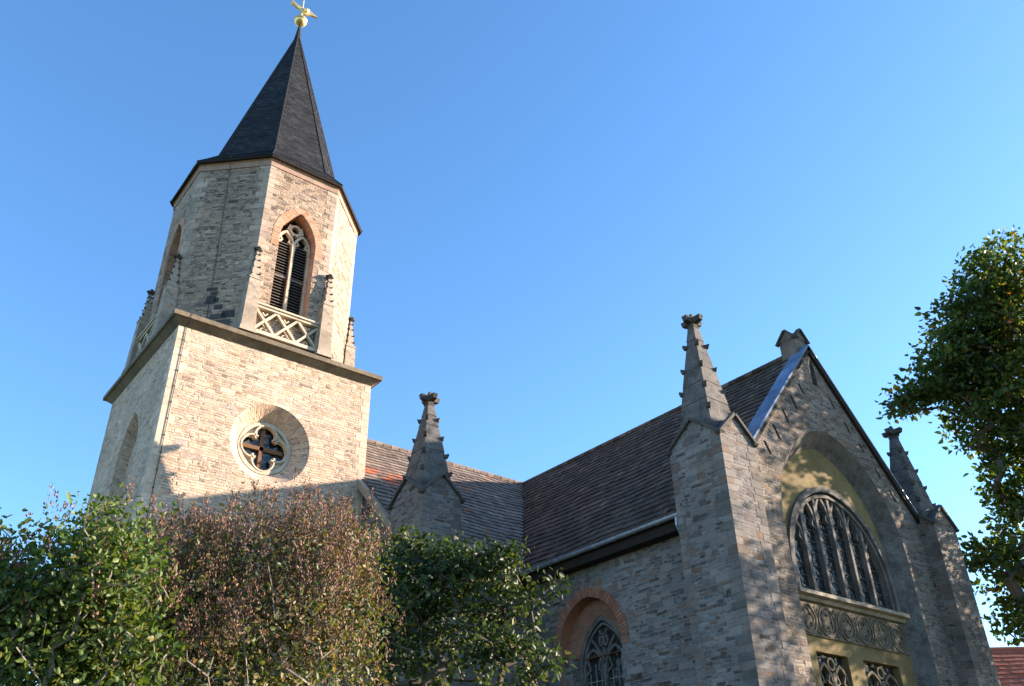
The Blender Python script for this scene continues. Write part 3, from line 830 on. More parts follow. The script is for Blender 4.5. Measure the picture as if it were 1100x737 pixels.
nY = .46; fP = F((0, GY + nY, 0), (1, 0, 0), (0, -1, 0))
wcx = XR + .1
gwo = pointed(wcx, 2.52, 7.66, 8.45, 11.12, 20)
dA, dB = (21.05, 22.5), (23.25, 25.1)
dHa = [(dA[0], 2.0), (dA[0], 6.17), (dA[1], 6.17), (dA[1], 2.0)]; dHb = [(dB[0], 2.0), (dB[0], 6.17), (dB[1], 6.17), (dB[1], 2.0)]
mb = MB()
wall(mb, fP, ni, [(gwo, .20, gwo, 1, False), (dHa, .22, dHa, 0, False), (dHb, .22, dHb, 0, False)])
mb.build('niche_plaster', [M['plaster'], M['grey_stone']], church)

e = empty('great_window', (wcx, GY + nY, 7.7)); adopt(e, church)
mb = MB()
ribbon(mb, fP, pointed(wcx, 2.53, 7.66, 8.45, 11.13, 20), .17, -.2, .09)
ribbon(mb, fP, pointed(wcx, 2.36, 7.66, 8.45, 10.93, 20), .10, -.2, .02)
mb.build('window_frame', M['grey_stone'], e)
mb = MB(); nl = 6; W2 = 2.32; lw = 2 * W2 / nl
def inside(u, v):
    du = abs(u - wcx)
    if v < 8.45: return du < W2
    return (du / 2.40) ** 2 + ((v - 8.45) / 2.50) ** 2 < 1
def varch(u):
    return 8.45 + 2.50 * math.sqrt(max(0, 1 - ((u - wcx) / 2.42) ** 2))
for i in range(1, nl):
    u = wcx - W2 + lw * i
    ribbon(mb, fP, [(u, 7.66), (u, varch(u))], .115, -.19, -.02)
for i in range(nl):
    u = wcx - W2 + lw * (i + .5); inner = u - math.copysign(lw * .25, u - wcx)
    apx = varch(u) - (.05 if i in (0, nl - 1) else .02); spr = apx - (.62 if i in (0, nl - 1) else .85)
    pts = [p for p in pointed(u, lw * .44, spr - .1, spr, apx, 8) if p[1] < varch(p[0]) + .02]
    ribbon(mb, fP, pts, .085, -.186, -.045)
    for s_ in (-1, 1):
        q = [(u + s_ * lw * .40, spr + .02), (u + s_ * lw * .22, spr + .12), (u + s_ * lw * .30, spr + .32)]
        if all(p[1] < varch(p[0]) for p in q): ribbon(mb, fP, q, .05, -.184, -.07)
mb.build('tracery', M['grey_stone'], e)
mb = MB()
for z in np.arange(7.95, 10.8, .36):
    pts = [u for u in np.linspace(wcx - W2, wcx + W2, 60) if inside(u, z)]
    if len(pts) > 4: ribbon(mb, fP, [(pts[0], z), (pts[-1], z)], .028, -.198, -.172)
mb.build('saddle_bars', M['wire'], e)
mb = MB(); fill(mb, fP, pointed(wcx, 2.45, 7.66, 8.45, 11.02, 20), -.199); mb.build('pane', M['glass'], e)
mb = MB()
sp_ = [(.0, 7.46), (.12, 7.48), (.16, 7.56), (.30, 7.60), (.30, 7.70), (.22, 7.74), (.0, 7.82)]
x0, x1 = XR - 2.72, XR + 2.76
nseg = 16
for (d0, z0), (d1, z1) in zip(sp_, sp_[1:]):
    for q in range(nseg):
        a, b = x0 + (x1 - x0) * q / nseg, x0 + (x1 - x0) * (q + 1) / nseg
        mb.poly([fP(a, z0, d0), fP(b, z0, d0), fP(b, z1, d1), fP(a, z1, d1)])
for x in (x0, x1): mb.poly([fP(x, z, d) for d, z in sp_])
mb.build('sill', M['sandstone'], e)

# carved panel of roundels under the sill
mb = MB(); py0, py1 = 6.56, 7.44
mb.hexa([fP(x0 + .02, py0, .004), fP(x1 - .02, py0, .004), fP(x1 - .02, py0, .045), fP(x0 + .02, py0, .045), fP(x0 + .02, py1, .004), fP(x1 - .02, py1, .004), fP(x1 - .02, py1, .045), fP(x0 + .02, py1, .045)])
for q in range(6):
    cx = x0 + .48 + q * .90; cz = 7.0
    ribbon(mb, fP, circle(cx, cz, .385, 22), .06, .04, .07, closed=True)
    for t in range(4):
        a = t * math.pi / 2 + (math.pi / 4 if q % 2 else 0)
        ribbon(mb, fP, [(cx + .15 * math.cos(a) + .13 * math.cos(a + b), cz + .15 * math.sin(a) + .13 * math.sin(a + b)) for b in np.linspace(-2, 2, 9)], .05, .04, .064)
    for s_ in (-1, 1):
        ribbon(mb, fP, [(cx + .45, cz + s_ * .38), (cx + .36, cz + s_ * .3), (cx + .45, cz + s_ * .16), (cx + .54, cz + s_ * .3)], .05, .04, .066)
mb.build('carved_panel', M['carved'], church)

for (a, b) in (dA, dB):
    e = empty('lower_window', ((a + b) / 2, GY + nY, 2.0)); adopt(e, church)
    mb = MB(); mid = (a + b) / 2
    ribbon(mb, fP, [(mid, 2.0), (mid, 5.7)], .10, -.2, -.06)
    for s_ in (-1, 1):
        cx = mid + s_ * (b - a) / 4
        ribbon(mb, fP, pointed(cx, (b - a) / 4 - .04, 5.0, 5.35, 5.9, 8), .08, -.2, -.07)
        for t in (-1, 1): ribbon(mb, fP, [(cx + t * (b - a) / 4.6, 5.35), (cx + t * .1, 5.45), (cx + t * .2, 5.65)], .05, -.19, -.08)
    ribbon(mb, fP, circle(mid, 5.92, .15, 12), .06, -.2, -.08, closed=True)
    mb.build('tracery', M['carved'], e)
    mb = MB(); fill(mb, fP, [(a, 2.0), (b, 2.0), (b, 6.17), (a, 6.17)], -.215); mb.build('pane', M['glass'], e)

# transept east wall, nave walls, west gable strip, choir end (simple, all hidden or nearly so)
mb = MB()
mb.poly([(2 * XR - WX, GY + .3, 0), (2 * XR - WX, WY, 0), (2 * XR - WX, WY, 9.05), (2 * XR - WX, GY + .3, 9.05)])
mb.build('transept_far_wall', M['wall_stone'], church)
mb = MB()
wall(mb, fN, [(13.3, 0), (WX, 0), (WX, 9.05), (13.3, 9.05)])
wall(mb, fN, [(2 * XR - WX, 0), (37, 0), (37, 9.05), (2 * XR - WX, 9.05)])
mb.poly([(13.3, 34.68, 0), (37, 34.68, 0), (37, 34.68, 9.05), (13.3, 34.68, 9.05)])
for x in (13.3, 37): mb.poly([(x, WY, 0), (x, 34.68, 0), (x, 34.68, 9.3), (x, YR, RZ - .2), (x, WY, 9.3)])
mb.build('nave_wall', M['wall_stone'], church)

# roofs
def sp(dx, dz): return Vector((dx, 0, dz))
L_t = math.hypot(XR - EX, RZ - EZ); L_n = math.hypot(NHW, RZ - EZ)
YV = lambda b: EY + NHW * b / L_t         # valley: y along the transept slope
mb = MB()
def wt(p, q): return (GY + .35, YV((p + q) / 2) + random.uniform(-.07, .05))
tiles(mb, (EX, 0, EZ), (0, 1, 0), (XR - EX, 0, RZ - EZ), wt, L_t, .215, .335)
tiles(mb, (XE, 0, EZ), (0, 1, 0), (EX - XR, 0, RZ - EZ), wt, L_t, .215, .335)
for X0 in (EX, XE):
    mb.poly([(X0, GY + .1, EZ - .09), (X0, EY, EZ - .09), (XR, YR, RZ - .09), (XR, GY + .1, RZ - .09)], rnd=.1)
mb.build('transept_roof', M['tile'], church)
mb = MB()
orange = [(.0, 2.5, 5.55, 6.35), (.9, 2.6, 5.0, 5.6), (1.3, 2.2, 4.9, 5.25), (3.9, 4.35, 4.2, 4.6), (3.95, 4.3, 2.65, 3.0), (3.4, 4.2, 6.3, 6.65), (5.0, 5.6, 6.7, 7.0), (2.5, 3.0, 5.9, 6.3)]
def pf(a, b):
    x = a - 13.2
    for x0, x1, b0, b1 in orange:
        if x0 <= x <= x1 and b0 <= b <= b1: return random.uniform(.5, 1) * (random.random() < .8)
    return .8 * (random.random() < .004)
def wn(p, q): return (13.2, EX + (XR - EX) * ((p + q) / 2) / L_n + random.uniform(-.05, .07))
def wn2(p, q): return (XE - (XR - EX) * ((p + q) / 2) / L_n, 37.3)
tiles(mb, (0, EY, EZ), (1, 0, 0), (0, NHW, RZ - EZ), wn, L_n, .215, .335, patchf=pf)
tiles(mb, (0, EY, EZ), (1, 0, 0), (0, NHW, RZ - EZ), wn2, L_n, .43, .335)
tiles(mb, (0, YR + NHW, EZ), (1, 0, 0), (0, -NHW, RZ - EZ), lambda p, q: (13.2, 37.3), L_n, .43, .335)
mb.poly([(13.2, EY, EZ - .09), (EX, EY, EZ - .09), (XR, YR, RZ - .09), (13.2, YR, RZ - .09)], rnd=.1)
mb.build('nave_roof', M['tile_nave'], church)
mb = MB()
n_ = 42
for i in range(n_):
    a = GY + .4 + (YR - GY - .4) * i / n_; b = GY + .4 + (YR - GY - .4) * (i + 1) / n_
    mb.tube([(XR, a, RZ - .01), (XR, b + .03, RZ + .015)], [.12, .105], 8, rnd=random.random())
mb.build('transept_ridge_tiles', M['tile'], church)
mb = MB()
for i in range(64):
    a = 13.2 + 24 * i / 64; b = 13.2 + 24 * (i + 1) / 64
    mb.tube([(a, YR, RZ - .01), (b + .03, YR, RZ + .015)], [.12, .105], 8, rnd=random.random())
mb.build('nave_ridge_tiles', M['tile_nave'], church)
mb = MB()      # valley gutter
vA, vB = Vector((EX, EY, EZ - .03)), Vector((XR, YR, RZ - .03)); 
for s_ in (-1, 1):
    dv = Vector((-1, 0, -SL)).normalized() * .3 if s_ < 0 else Vector((0, -1, -(RZ - EZ) / NHW)).normalized() * .3
    mb.poly([vA, vB, vB + Vector((-.2, 0, 0)) * (s_ < 0) + Vector((0, -.2, 0)) * (s_ > 0), vA + (Vector((0, -.3, 0)) if s_ < 0 else Vector((-.3, 0, 0)))])
mb.build('valley_flashing', M['lead'], church)

# eaves: soffit, fascia and gutter of transept and nave
mb = MB()
mb.hexa([(EX + .08, 14.3, 9.02), (WX + .05, 14.3, 9.02), (WX + .05, WY, 9.02), (EX + .08, EY + .1, 9.02), (EX + .08, 14.3, 9.36), (WX + .05, 14.3, 9.85), (WX + .05, WY, 9.85), (EX + .08, EY + .1, 9.36)])
mb.hexa([(13.3, EY + .08, 9.02), (EX + .1, EY + .08, 9.02), (EX + .1, WY + .05, 9.02), (13.3, WY + .05, 9.02), (13.3, EY + .08, 9.36), (EX + .1, EY + .08, 9.36), (EX + .1, WY + .05, 9.7), (13.3, WY + .05, 9.7)])
mb.build('eaves_soffit', M['wood_dark'], church)
def gutter(a, b):
    mb = MB(); a = Vector(a); b = Vector(b); d = (b - a).normalized(); sd = d.cross(Z).normalized()
    arc = [(math.cos(t) * .085, math.sin(t) * .085) for t in np.linspace(math.pi, 2 * math.pi, 9)]
    ar2 = [(x * .9, z * .9) for x, z in arc]
    for A in (arc, ar2):
        for (x0_, z0_), (x1_, z1_) in zip(A, A[1:]):
            mb.poly([a + sd * x0_ + Z * z0_, b + sd * x0_ + Z * z0_, b + sd * x1_ + Z * z1_, a + sd * x1_ + Z * z1_])
    for p in (a, b): mb.poly([p + sd * x + Z * z for x, z in arc])
    mb.tube([a - sd * .085, b - sd * .085], .014, 6); mb.tube([a + sd * .085, b + sd * .085], .014, 6)
    nb_ = int((b - a).length / .75)
    for q in range(1, nb_):
        p = a.lerp(b, q / nb_)
        mb.tube([p + sd * x * 1.08 + Z * z * 1.08 for x, z in arc], .011, 4)
    mb.build('gutter', M['zinc'], church)
gutter((EX - .05, 14.32, 9.38), (EX - .05, EY - .05, 9.36)); gutter((14.35, EY - .05, 9.36), (EX - .1, EY - .05, 9.36))
mb = MB(); mb.tube([(EX - .05, 14.42, 9.32), (EX - .05, 14.44, 9.1), (EX + .05, 14.44, 8.92), (WX - .07, 14.44, 8.7), (WX - .07, 14.44, 8.5)], .05, 8)
mb.tube([(WX - .07, 14.44, 8.5), (WX - .07, 14.44, 0)], .045, 8)
mb.build('downpipe', M['zinc'], church)

# verge flashing of the gable: broad zinc strip each side, sky reflection coloured into the west one
def slab(mb, A, B, y0, y1, up, th):
    A = Vector(A); B = Vector(B); n = Vector(up)
    mb.hexa([A + Vector((0, y0, 0)), B + Vector((0, y0, 0)), B + Vector((0, y1, 0)), A + Vector((0, y1, 0)), A + Vector((0, y0, 0)) + n * th, B + Vector((0, y0, 0)) + n * th, B + Vector((0, y1, 0)) + n * th, A + Vector((0, y1, 0)) + n * th])
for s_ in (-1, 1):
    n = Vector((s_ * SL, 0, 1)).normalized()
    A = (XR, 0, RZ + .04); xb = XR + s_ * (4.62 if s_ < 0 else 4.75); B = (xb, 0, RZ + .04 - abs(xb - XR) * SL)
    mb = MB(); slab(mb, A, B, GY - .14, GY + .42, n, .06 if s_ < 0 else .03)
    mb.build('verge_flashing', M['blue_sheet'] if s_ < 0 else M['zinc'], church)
    mb = MB(); slab(mb, Vector(A) - n * .14, Vector(B) - n * .14, GY - .10, GY + .1, n, .135)
    mb.build('verge_board', M['wood_dark'], church)
# pale verge board of the nave's west end
mb = MB(); n = Vector((0, -(RZ - EZ) / NHW, 1)).normalized()
A = Vector((13.02, YR, RZ + .02)); B = Vector((13.02, EY - .05, EZ - .09))
mb.hexa([A, A + Vector((.2, 0, 0)), B + Vector((.2, 0, 0)), B, A - n * .24, A + Vector((.2, 0, 0)) - n * .24, B + Vector((.2, 0, 0)) - n * .24, B - n * .24])
mb.build('verge_board', M['wood_pale'], church)

# stone stub on the gable apex with crossed saddle roof
def crossgable(mb, c, hx, hy, z0, rise, over=.08, th=.06, m=0, ms=0):
    """crossed saddle roofs on a rectangular block: gablet walls and projecting copings"""
    x, y = c
    for s_ in (-1, 1):
        mb.poly([(x - hx, y + s_ * hy, z0), (x + hx, y + s_ * hy, z0), (x, y + s_ * hy, z0 + rise)], m=m)
        mb.poly([(x + s_ * hx, y - hy, z0), (x + s_ * hx, y + hy, z0), (x + s_ * hx, y, z0 + rise)], m=m)
    hxo, hyo = hx + over, hy + over
    dz = rise / hx * over * .8; dzy = rise / hy * over * .8
    for s_ in (-1, 1):
        for t in (-1, 1):
            # copings following each gablet edge
            a = Vector((x + t * (hx + over * .8), y + s_ * hyo, z0 - dz)); b = Vector((x, y + s_ * hyo, z0 + rise))
            up = Vector((t * rise, 0, hx)).normalized()
            mb.hexa([a, b, b - Vector((0, s_ * .16, 0)), a - Vector((0, s_ * .16, 0)), a + up * th, b + up * th + Z * .01, b - Vector((0, s_ * .16, 0)) + up * th + Z * .01, a - Vector((0, s_ * .16, 0)) + up * th], m=ms)
            a = Vector((x + s_ * hxo, y + t * (hy + over * .8), z0 - dzy)); b = Vector((x + s_ * hxo, y, z0 + rise))
            up = Vector((0, t * rise, hy)).normalized()
            mb.hexa([a, b, b - Vector((s_ * .16, 0, 0)), a - Vector((s_ * .16, 0, 0)), a + up * th, b + up * th + Z * .012, b - Vector((s_ * .16, 0, 0)) + up * th + Z * .012, a - Vector((s_ * .16, 0, 0)) + up * th], m=ms)
            # roof planes
            mb.poly([(x + t * hx, y + s_ * hy, z0), (x, y + s_ * hy, z0 + rise), (x, y, z0 + rise)], m=ms)
            mb.poly([(x + s_ * hx, y + t * hy, z0), (x + s_ * hx, y, z0 + rise), (x, y, z0 + rise)], m=ms)
mb = MB(); c = (XR - .02, GY + .42)
mb.box(c[0] - .31, c[0] + .31, c[1] - .31, c[1] + .31, 15.2, 16.38)
crossgable(mb, c, .325, .325, 16.38, .36, .08, .05, 0, 1)
mb.build('gable_cap', [M['grey_warm'], M['dark_stone']], church)

# corner piers with gablets and crocketed pinnacles
PIER = []
def pier(x0, y0, zb, top, wallm=M['wall_stone'], w_=1.40, d_=1.75):
    c = (x0 + w_ / 2, y0 + d_ / 2)
    mb = MB()
    for q in ([(x0, y0), (x0 + w_, y0)], [(x0 + w_, y0), (x0 + w_, y0 + d_)], [(x0 + w_, y0 + d_), (x0, y0 + d_)], [(x0, y0 + d_), (x0, y0)]):
        mb.poly([(*q[0], 0), (*q[1], 0), (*q[1], zb), (*q[0], zb)])
    crossgable(mb, c, w_ / 2, d_ / 2, zb, .66, .09, .075, 0, 1)
    p = mb.build('buttress_pier', [wallm, M['dark_stone']], church)
    for (qx, qy, sx_, sy_, la, lb) in ((x0, y0, 1, 1, .55, .34), (x0, y0 + d_, 1, -1, .22, .34), (x0 + w_, y0, -1, 1, .34, .5)):
        mb = MB(); quoins(mb, qx, qy, sx_, sy_, 0, zb - .1, .21, la * .8, lb * .8, .008); mb.build('quoin_stones', M['quoin'], p)
    z0 = zb + .02; bw = .56; tw = .115; zt = zb + top
    mb = MB()
    mb.frus(c, z0, z0 + .55, bw * 1.46, bw * 1.40)
    zj = [z0 + .55 + (zt - z0 - .55) * q for q in (0, .22, .40, .56, .72, .86, 1)]
    for a_, b_ in zip(zj, zj[1:]):
        rr_ = lambda z: (bw + (tw - bw) * (z - z0 - .55) / (zt - z0 - .55)) * 1.40
        j_ = random.uniform(-.008, .008)
        mb.frus(c, a_ + .008, b_ - .008, rr_(a_) + j_, rr_(b_) + j_); mb.frus(c, b_ - .009, b_ + .009, rr_(b_) - .02, rr_(b_) - .02)
    pin = mb.build('pinnacle', M['grey_stone'], church)
    for q in range(4):
        t = R(45 + 90 * q)
        for f_ in (.12, .34, .56, .80):
            z = z0 + .55 + (zt - z0 - .55) * f_; r = (bw * 1.40 + (tw - bw) * 1.41 * f_)
            m2 = MB(); p_ = Vector((c[0] + r * math.cos(t), c[1] + r * math.sin(t), z)); d = Vector((math.cos(t), math.sin(t), 0)); pp = Vector((-d.y, d.x, 0)); k_ = random.uniform(.5, .9)
            m2.hexa([p_ - pp * .055 - d * .08 - Z * .08, p_ + pp * .055 - d * .08 - Z * .08, p_ + pp * .05 + d * .08 * k_ - Z * .03, p_ - pp * .05 + d * .08 * k_ - Z * .03, p_ - pp * .055 - d * .1 + Z * .05, p_ + pp * .055 - d * .1 + Z * .05, p_ + pp * .06 + d * .13 * k_ + Z * .09, p_ - pp * .06 + d * .13 * k_ + Z * .09])
            m2.build('crocket', M['dark_stone'], pin)
    m2 = MB()
    m2.frus(c, zt - .02, zt + .06, .16, .20); m2.frus(c, zt + .06, zt + .14, .14, .14)
    for q in range(4):
        t = math.pi / 2 * q; d = Vector((math.cos(t), math.sin(t), 0)); pp = Vector((-d.y, d.x, 0)); p_ = Vector((c[0], c[1], zt + .2))
        m2.hexa([p_ - pp * .12 - Z * .06, p_ + pp * .12 - Z * .06, p_ + pp * .07 + d * .33 - Z * .01, p_ - pp * .07 + d * .33 - Z * .01, p_ - pp * .12 + Z * .12, p_ + pp * .12 + Z * .12, p_ + pp * .09 + d * .36 + Z * .14, p_ - pp * .09 + d * .36 + Z * .14])
    m2.frus(c, zt + .2, zt + .52, .17, .05)
    m2.build('finial', M['dark_stone'], pin)
    return p
pier(17.05, 12.55, 11.07, 3.85)
pier(27.62, 12.55, 10.75, 3.45, M['gable_stone'])
pier(12.90, 20.30, 10.95, 3.35)

# ------------------------------------------------------------------ plants
def leaves(name, mat, P, D, size, rnd, parent, wid=.62, fold=.22, droop=.0):
    """one folded leaf of two faces per point: P base, D direction, size length"""
    n = len(P); D = D / np.linalg.norm(D, axis=1, keepdims=True)
    rv = rng.normal(size=(n, 3)); S = np.cross(D, rv); S /= np.linalg.norm(S, axis=1, keepdims=True); Nn = np.cross(S, D)
    s = size[:, None]
    up = Nn * s * fold * .5
    l1 = P + D * s * .28 + S * s * wid * .46 + up; l2 = P + D * s * .68 + S * s * wid * .36 + up * .8
    r1 = P + D * s * .28 - S * s * wid * .46 + up; r2 = P + D * s * .68 - S * s * wid * .36 + up * .8
    tip = P + D * s - up * .5
    v = np.stack([P, l1, l2, tip, r2, r1], 1).reshape(-1, 3)
    idx = np.arange(n)[:, None] * 6
    f = np.concatenate([idx + np.array([[0, 1, 2, 3]]), idx + np.array([[0, 3, 4, 5]])], 1).reshape(-1)
    me = bpy.data.meshes.new(name); me.vertices.add(n * 6); me.vertices.foreach_set('co', v.astype(np.float32).ravel())
    me.loops.add(n * 8); me.loops.foreach_set('vertex_index', f.astype(np.int32))
    me.polygons.add(n * 2); me.polygons.foreach_set('loop_start', np.arange(0, n * 8, 4, dtype=np.int32))
    a = me.attributes.new('rnd', 'FLOAT', 'FACE'); a.data.foreach_set('value', np.repeat(rnd, 2).astype(np.float32))
    me.materials.append(mat); me.update(); me.validate()
    o = bpy.data.objects.new(name, me); COL.objects.link(o)
    if parent: adopt(o, parent)
    return o

def skeleton(base, targets, step=.35, up=.15, stems=None, stiff=.75):
    """join every target to the nearest part of the growing tree"""
    nodes, par = [], []
    for ch in (stems or [[base]]):
        for q, p in enumerate(ch):
            nodes.append(np.array(p, float)); par.append(-1 if q == 0 else len(nodes) - 2)
    order = np.argsort(np.linalg.norm(targets - np.array(base), axis=1)); tips = []
    for t in targets[order]:
        A = np.array(nodes); d = t - A
        L = np.linalg.norm(d, axis=1) + stiff * np.maximum(0, A[:, 2] - t[2] + .1)
        i = int(np.argmin(L)); p = nodes[i]; dist = np.linalg.norm(t - p); k_ = max(1, int(dist / step)); last = i
        for q in range(1, k_ + 1):
            f_ = q / k_; x = p + (t - p) * f_; x = x + np.array([0, 0, up * dist * f_ * (f_ - 1)]) + (rng.normal(0, .05 * step, 3) if q < k_ else 0)
            nodes.append(x); par.append(last); last = len(nodes) - 1
        tips.append(last)
    return nodes, par, tips

def wood(name, mat, nodes, par, parent, r_tip=.008, expo=.45, rmax=.3, n=5):
    cnt = np.zeros(len(nodes)); kids = [0] * len(nodes)
    for p in par:
        if p >= 0: kids[p] += 1
    for i in range(len(nodes) - 1, -1, -1):
        if kids[i] == 0: cnt[i] += 1
        if par[i] >= 0: cnt[par[i]] += cnt[i]
    rad = np.minimum(r_tip * np.maximum(cnt, 1) ** expo, rmax)
    mb = MB()
    for i, p in enumerate(par):
        if p < 0: continue
        r0 = min(rad[p], rad[i] * 1.35); mb.tube([nodes[p], nodes[i]], [r0, rad[i]], n if rad[i] > .03 else 3)
    return mb.build(name, mat, parent)

def crown_targets(blobs, n, shell=.55):
    out = []
    vol = np.array([(b[1][0] * b[1][1] * b[1][2]) ** .75 * (b[2] if len(b) > 2 else 1) for b in blobs]); vol /= vol.sum()
    for i in range(n):
        c, r = blobs[rng.choice(len(blobs), p=vol)][:2]
        d = rng.normal(size=3); d /= np.linalg.norm(d); q = rng.random() ** shell
        out.append(np.array(c) + d * np.array(r) * q)
    return np.array(out)

def foliage(tips, per, rc, smin, smax, lean=(0, 0, -.2), flat=.75):
    P = np.repeat(tips, per, 0); n = len(P); off = np.clip(rng.normal(size=(n, 3)), -1.5, 1.5) * rc * np.array([1, 1, flat])
    P = P + off; D = off / (np.linalg.norm(off, axis=1, keepdims=True) + 1e-6) * .8 + rng.normal(size=(n, 3)) * .7 + np.array(lean)
    return P, D, smin + (smax - smin) * rng.beta(1.6, 2.2, n) * 1.25

# left: lilac with green leaves
def at(px, py, dist):
    x = (px - 550) / 922.29; y = (py - 368.5) / 922.29
    d = np.array(CR) * x + np.array(CD) * y + np.array(CF); d /= math.hypot(d[0], d[1]); return d * dist + np.array([0, 0, 1.6])

def lilac(name, label, cat, base, blobs, ntip, per, mat, seedn, size=(.05, .085), rc=.13, seedmat=M['seed'], twigs=True, rbias=0.0, stems=5, group=None, rt=.005, rm=.07):
    e = empty(name, base, label, cat, group); base = np.array(base, float)
    T = crown_targets(blobs, ntip, .5)
    T = T[T[:, 2] > .35]
    zt = blobs[0][0][2]; st = []
    cen = np.mean([q[0] for q in blobs], 0); spread = T[:, :2].std(0)
    for q in range(stems):
        an = 2 * math.pi * q / stems + rng.normal(0, .4); end = np.array([cen[0] + spread[0] * 1.1 * math.cos(an), cen[1] + spread[1] * 1.1 * math.sin(an), zt * rng.uniform(.62, .88)])
        b0 = base + np.array([.16 * math.cos(an), .16 * math.sin(an), 0])
        st.append([b0 + (end - b0) * np.array([f_ ** 1.5, f_ ** 1.5, f_]) + rng.normal(0, .035, 3) * (f_ > 0) for f_ in np.linspace(0, 1, 9)])
    nodes, par, tips = skeleton(base, T, .22, .12, st, .9)
    wood('stems', M['twig'] if twigs else M['bark'], nodes, par, e, rt, .42, rm)
    tp = np.array([nodes[i] for i in tips])
    P, D, S_ = foliage(tp, per, rc, *size)
    cl = np.repeat(rng.normal(0, .24, len(tp)), per)
    leaves('foliage', mat, P, D, S_, np.clip(rng.normal(.45 + rbias, .22, len(P)) + cl, 0, 1), e)
    if seedn:
        # upright dry panicles on the outer and upper tips
        top = np.array([max((b[0][2] + b[1][2] * math.sqrt(max(0, 1 - ((p[0] - b[0][0]) / b[1][0]) ** 2 - ((p[1] - b[0][1]) / b[1][1]) ** 2)) for b in blobs), default=0) for p in tp])
        wgt = np.exp(-(top - tp[:, 2]) / .42) * (rng.random(len(tp)) < .62); wgt /= wgt.sum()
        ids = rng.choice(len(tp), seedn, p=wgt)
        Pp = tp[ids] + rng.normal(0, .11, (seedn, 3)); mB = []
        m = 34; u = rng.random((seedn, m)); L = rng.uniform(.13, .26, seedn)
        ax = np.array([0, 0, 1.0]) + rng.normal(0, .28, (seedn, 3)); ax /= np.linalg.norm(ax, axis=1, keepdims=True)
        rad = rng.normal(size=(seedn, m, 3)); rad /= np.linalg.norm(rad, axis=2, keepdims=True)
        pts = Pp[:, None] + ax[:, None] * (u * L[:, None])[..., None] + rad * ((1 - u) * .04 + .006)[..., None]
        dr = rad * .5 + ax[:, None] * .9
        o = leaves('seed_heads', seedmat, pts.reshape(-1, 3), dr.reshape(-1, 3), rng.uniform(.012, .030, seedn * m), rng.random(seedn * m), e, wid=.5)
        o['kind'] = 'stuff'
    return e

def blob(px, py, dist, r): return (tuple(at(px, py, dist)), r)
b = at(60, 660, 6.9)
lilac('lilac_bush', 'green leaved lilac bush at the left edge in front of the tower', 'bush', (b[0], b[1], 0),
      [(*blob(114, 600, 6.7, (.36, .38, .46)), 1.6), blob(40, 642, 7.0, (.50, .5, .50)), blob(-30, 655, 7.2, (.6, .6, .6)), blob(60, 720, 7.0, (.70, .6, .62)), blob(132, 690, 6.9, (.36, .4, .55)), blob(40, 850, 7, (.8, .7, .8))], 1000, 21, M['leaf_light'], 110, (.034, .066), .095)
b = at(265, 660, 8.0)
lilac('seeding_lilac_bush', 'large reddish brown lilac bush full of dry seed heads below the round window', 'bush', (b[0], b[1], 0),
      [blob(285, 655, 8.0, (.85, .9, .90)), blob(212, 655, 7.9, (.55, .7, .88)), blob(352, 650, 8.1, (.58, .7, .84)), blob(175, 680, 7.8, (.5, .6, .95)), blob(270, 780, 7.9, (1.25, 1.0, 1.2)), blob(250, 950, 8, (1.1, 1, 1.0))], 1700, 18, M['leaf_brown'], 2000, (.03, .062), .11, rbias=.0, stems=9)
b = at(480, 760, 10.6)
lilac('leafy_small_tree', 'small dark green leafy tree with bare forked trunks in front of the nave pinnacle', 'tree', (b[0], b[1], 0),
      [blob(470, 645, 10.6, (.95, .9, .50)), blob(425, 620, 10.9, (.62, .7, .48)), blob(478, 604, 10.5, (.42, .5, .36)), blob(520, 618, 10.3, (.50, .6, .40)), blob(560, 634, 10.0, (.42, .5, .28)), blob(398, 690, 11.0, (.5, .5, .65)), blob(535, 690, 10.2, (.6, .5, .26)), blob(585, 712, 9.7, (.28, .3, .16)), (*blob(465, 705, 10.7, (.95, .7, .42)), .6), (*blob(560, 745, 9.9, (.45, .4, .25)), .6), (*blob(445, 586, 10.8, (.25, .3, .22)), 1.5), (*blob(538, 600, 10.2, (.22, .3, .16)), 1.5)], 470, 21, M['leaf_dark'], 0, (.045, .10), .10, twigs=False, stems=6, rt=.009, rm=.07)

def big_tree(label, base, blobs, ntip, per, rc, size, mat, cat='tree', group=None):
    e = empty('deciduous_tree', base, label, cat, group); base = np.array(base, float)
    T = crown_targets(blobs, ntip, .42)
    zmin = T[:, 2].min(); trunk = [base + np.array([0, 0, z]) for z in np.linspace(0, zmin + 2.5, 8)]
    nodes, par, tips = skeleton(base, T, .6, .1, [trunk], .5)
    wood('trunk', M['bark'], nodes, par, e, .012, .5, .38, 7)
    tp = np.array([nodes[i] for i in tips]); tp = tp[tp[:, 2] > zmin - .2]
    P, D, S_ = foliage(tp, per, rc, *size, flat=.42)
    cl = np.repeat(rng.normal(0, .18, len(tp)), per)
    leaves('crown', mat, P, D, S_, np.clip(rng.normal(.42, .2, len(P)) + cl, 0, 1), e)
    return e
D_ = .945
b = at(1120, 500, 36 * D_)
tb = np.array([b[0], b[1], 0])
def tb_(px, py, d, r, w_=1.0): return (*blob(px, py, d * D_, tuple(x * D_ for x in r)), w_)
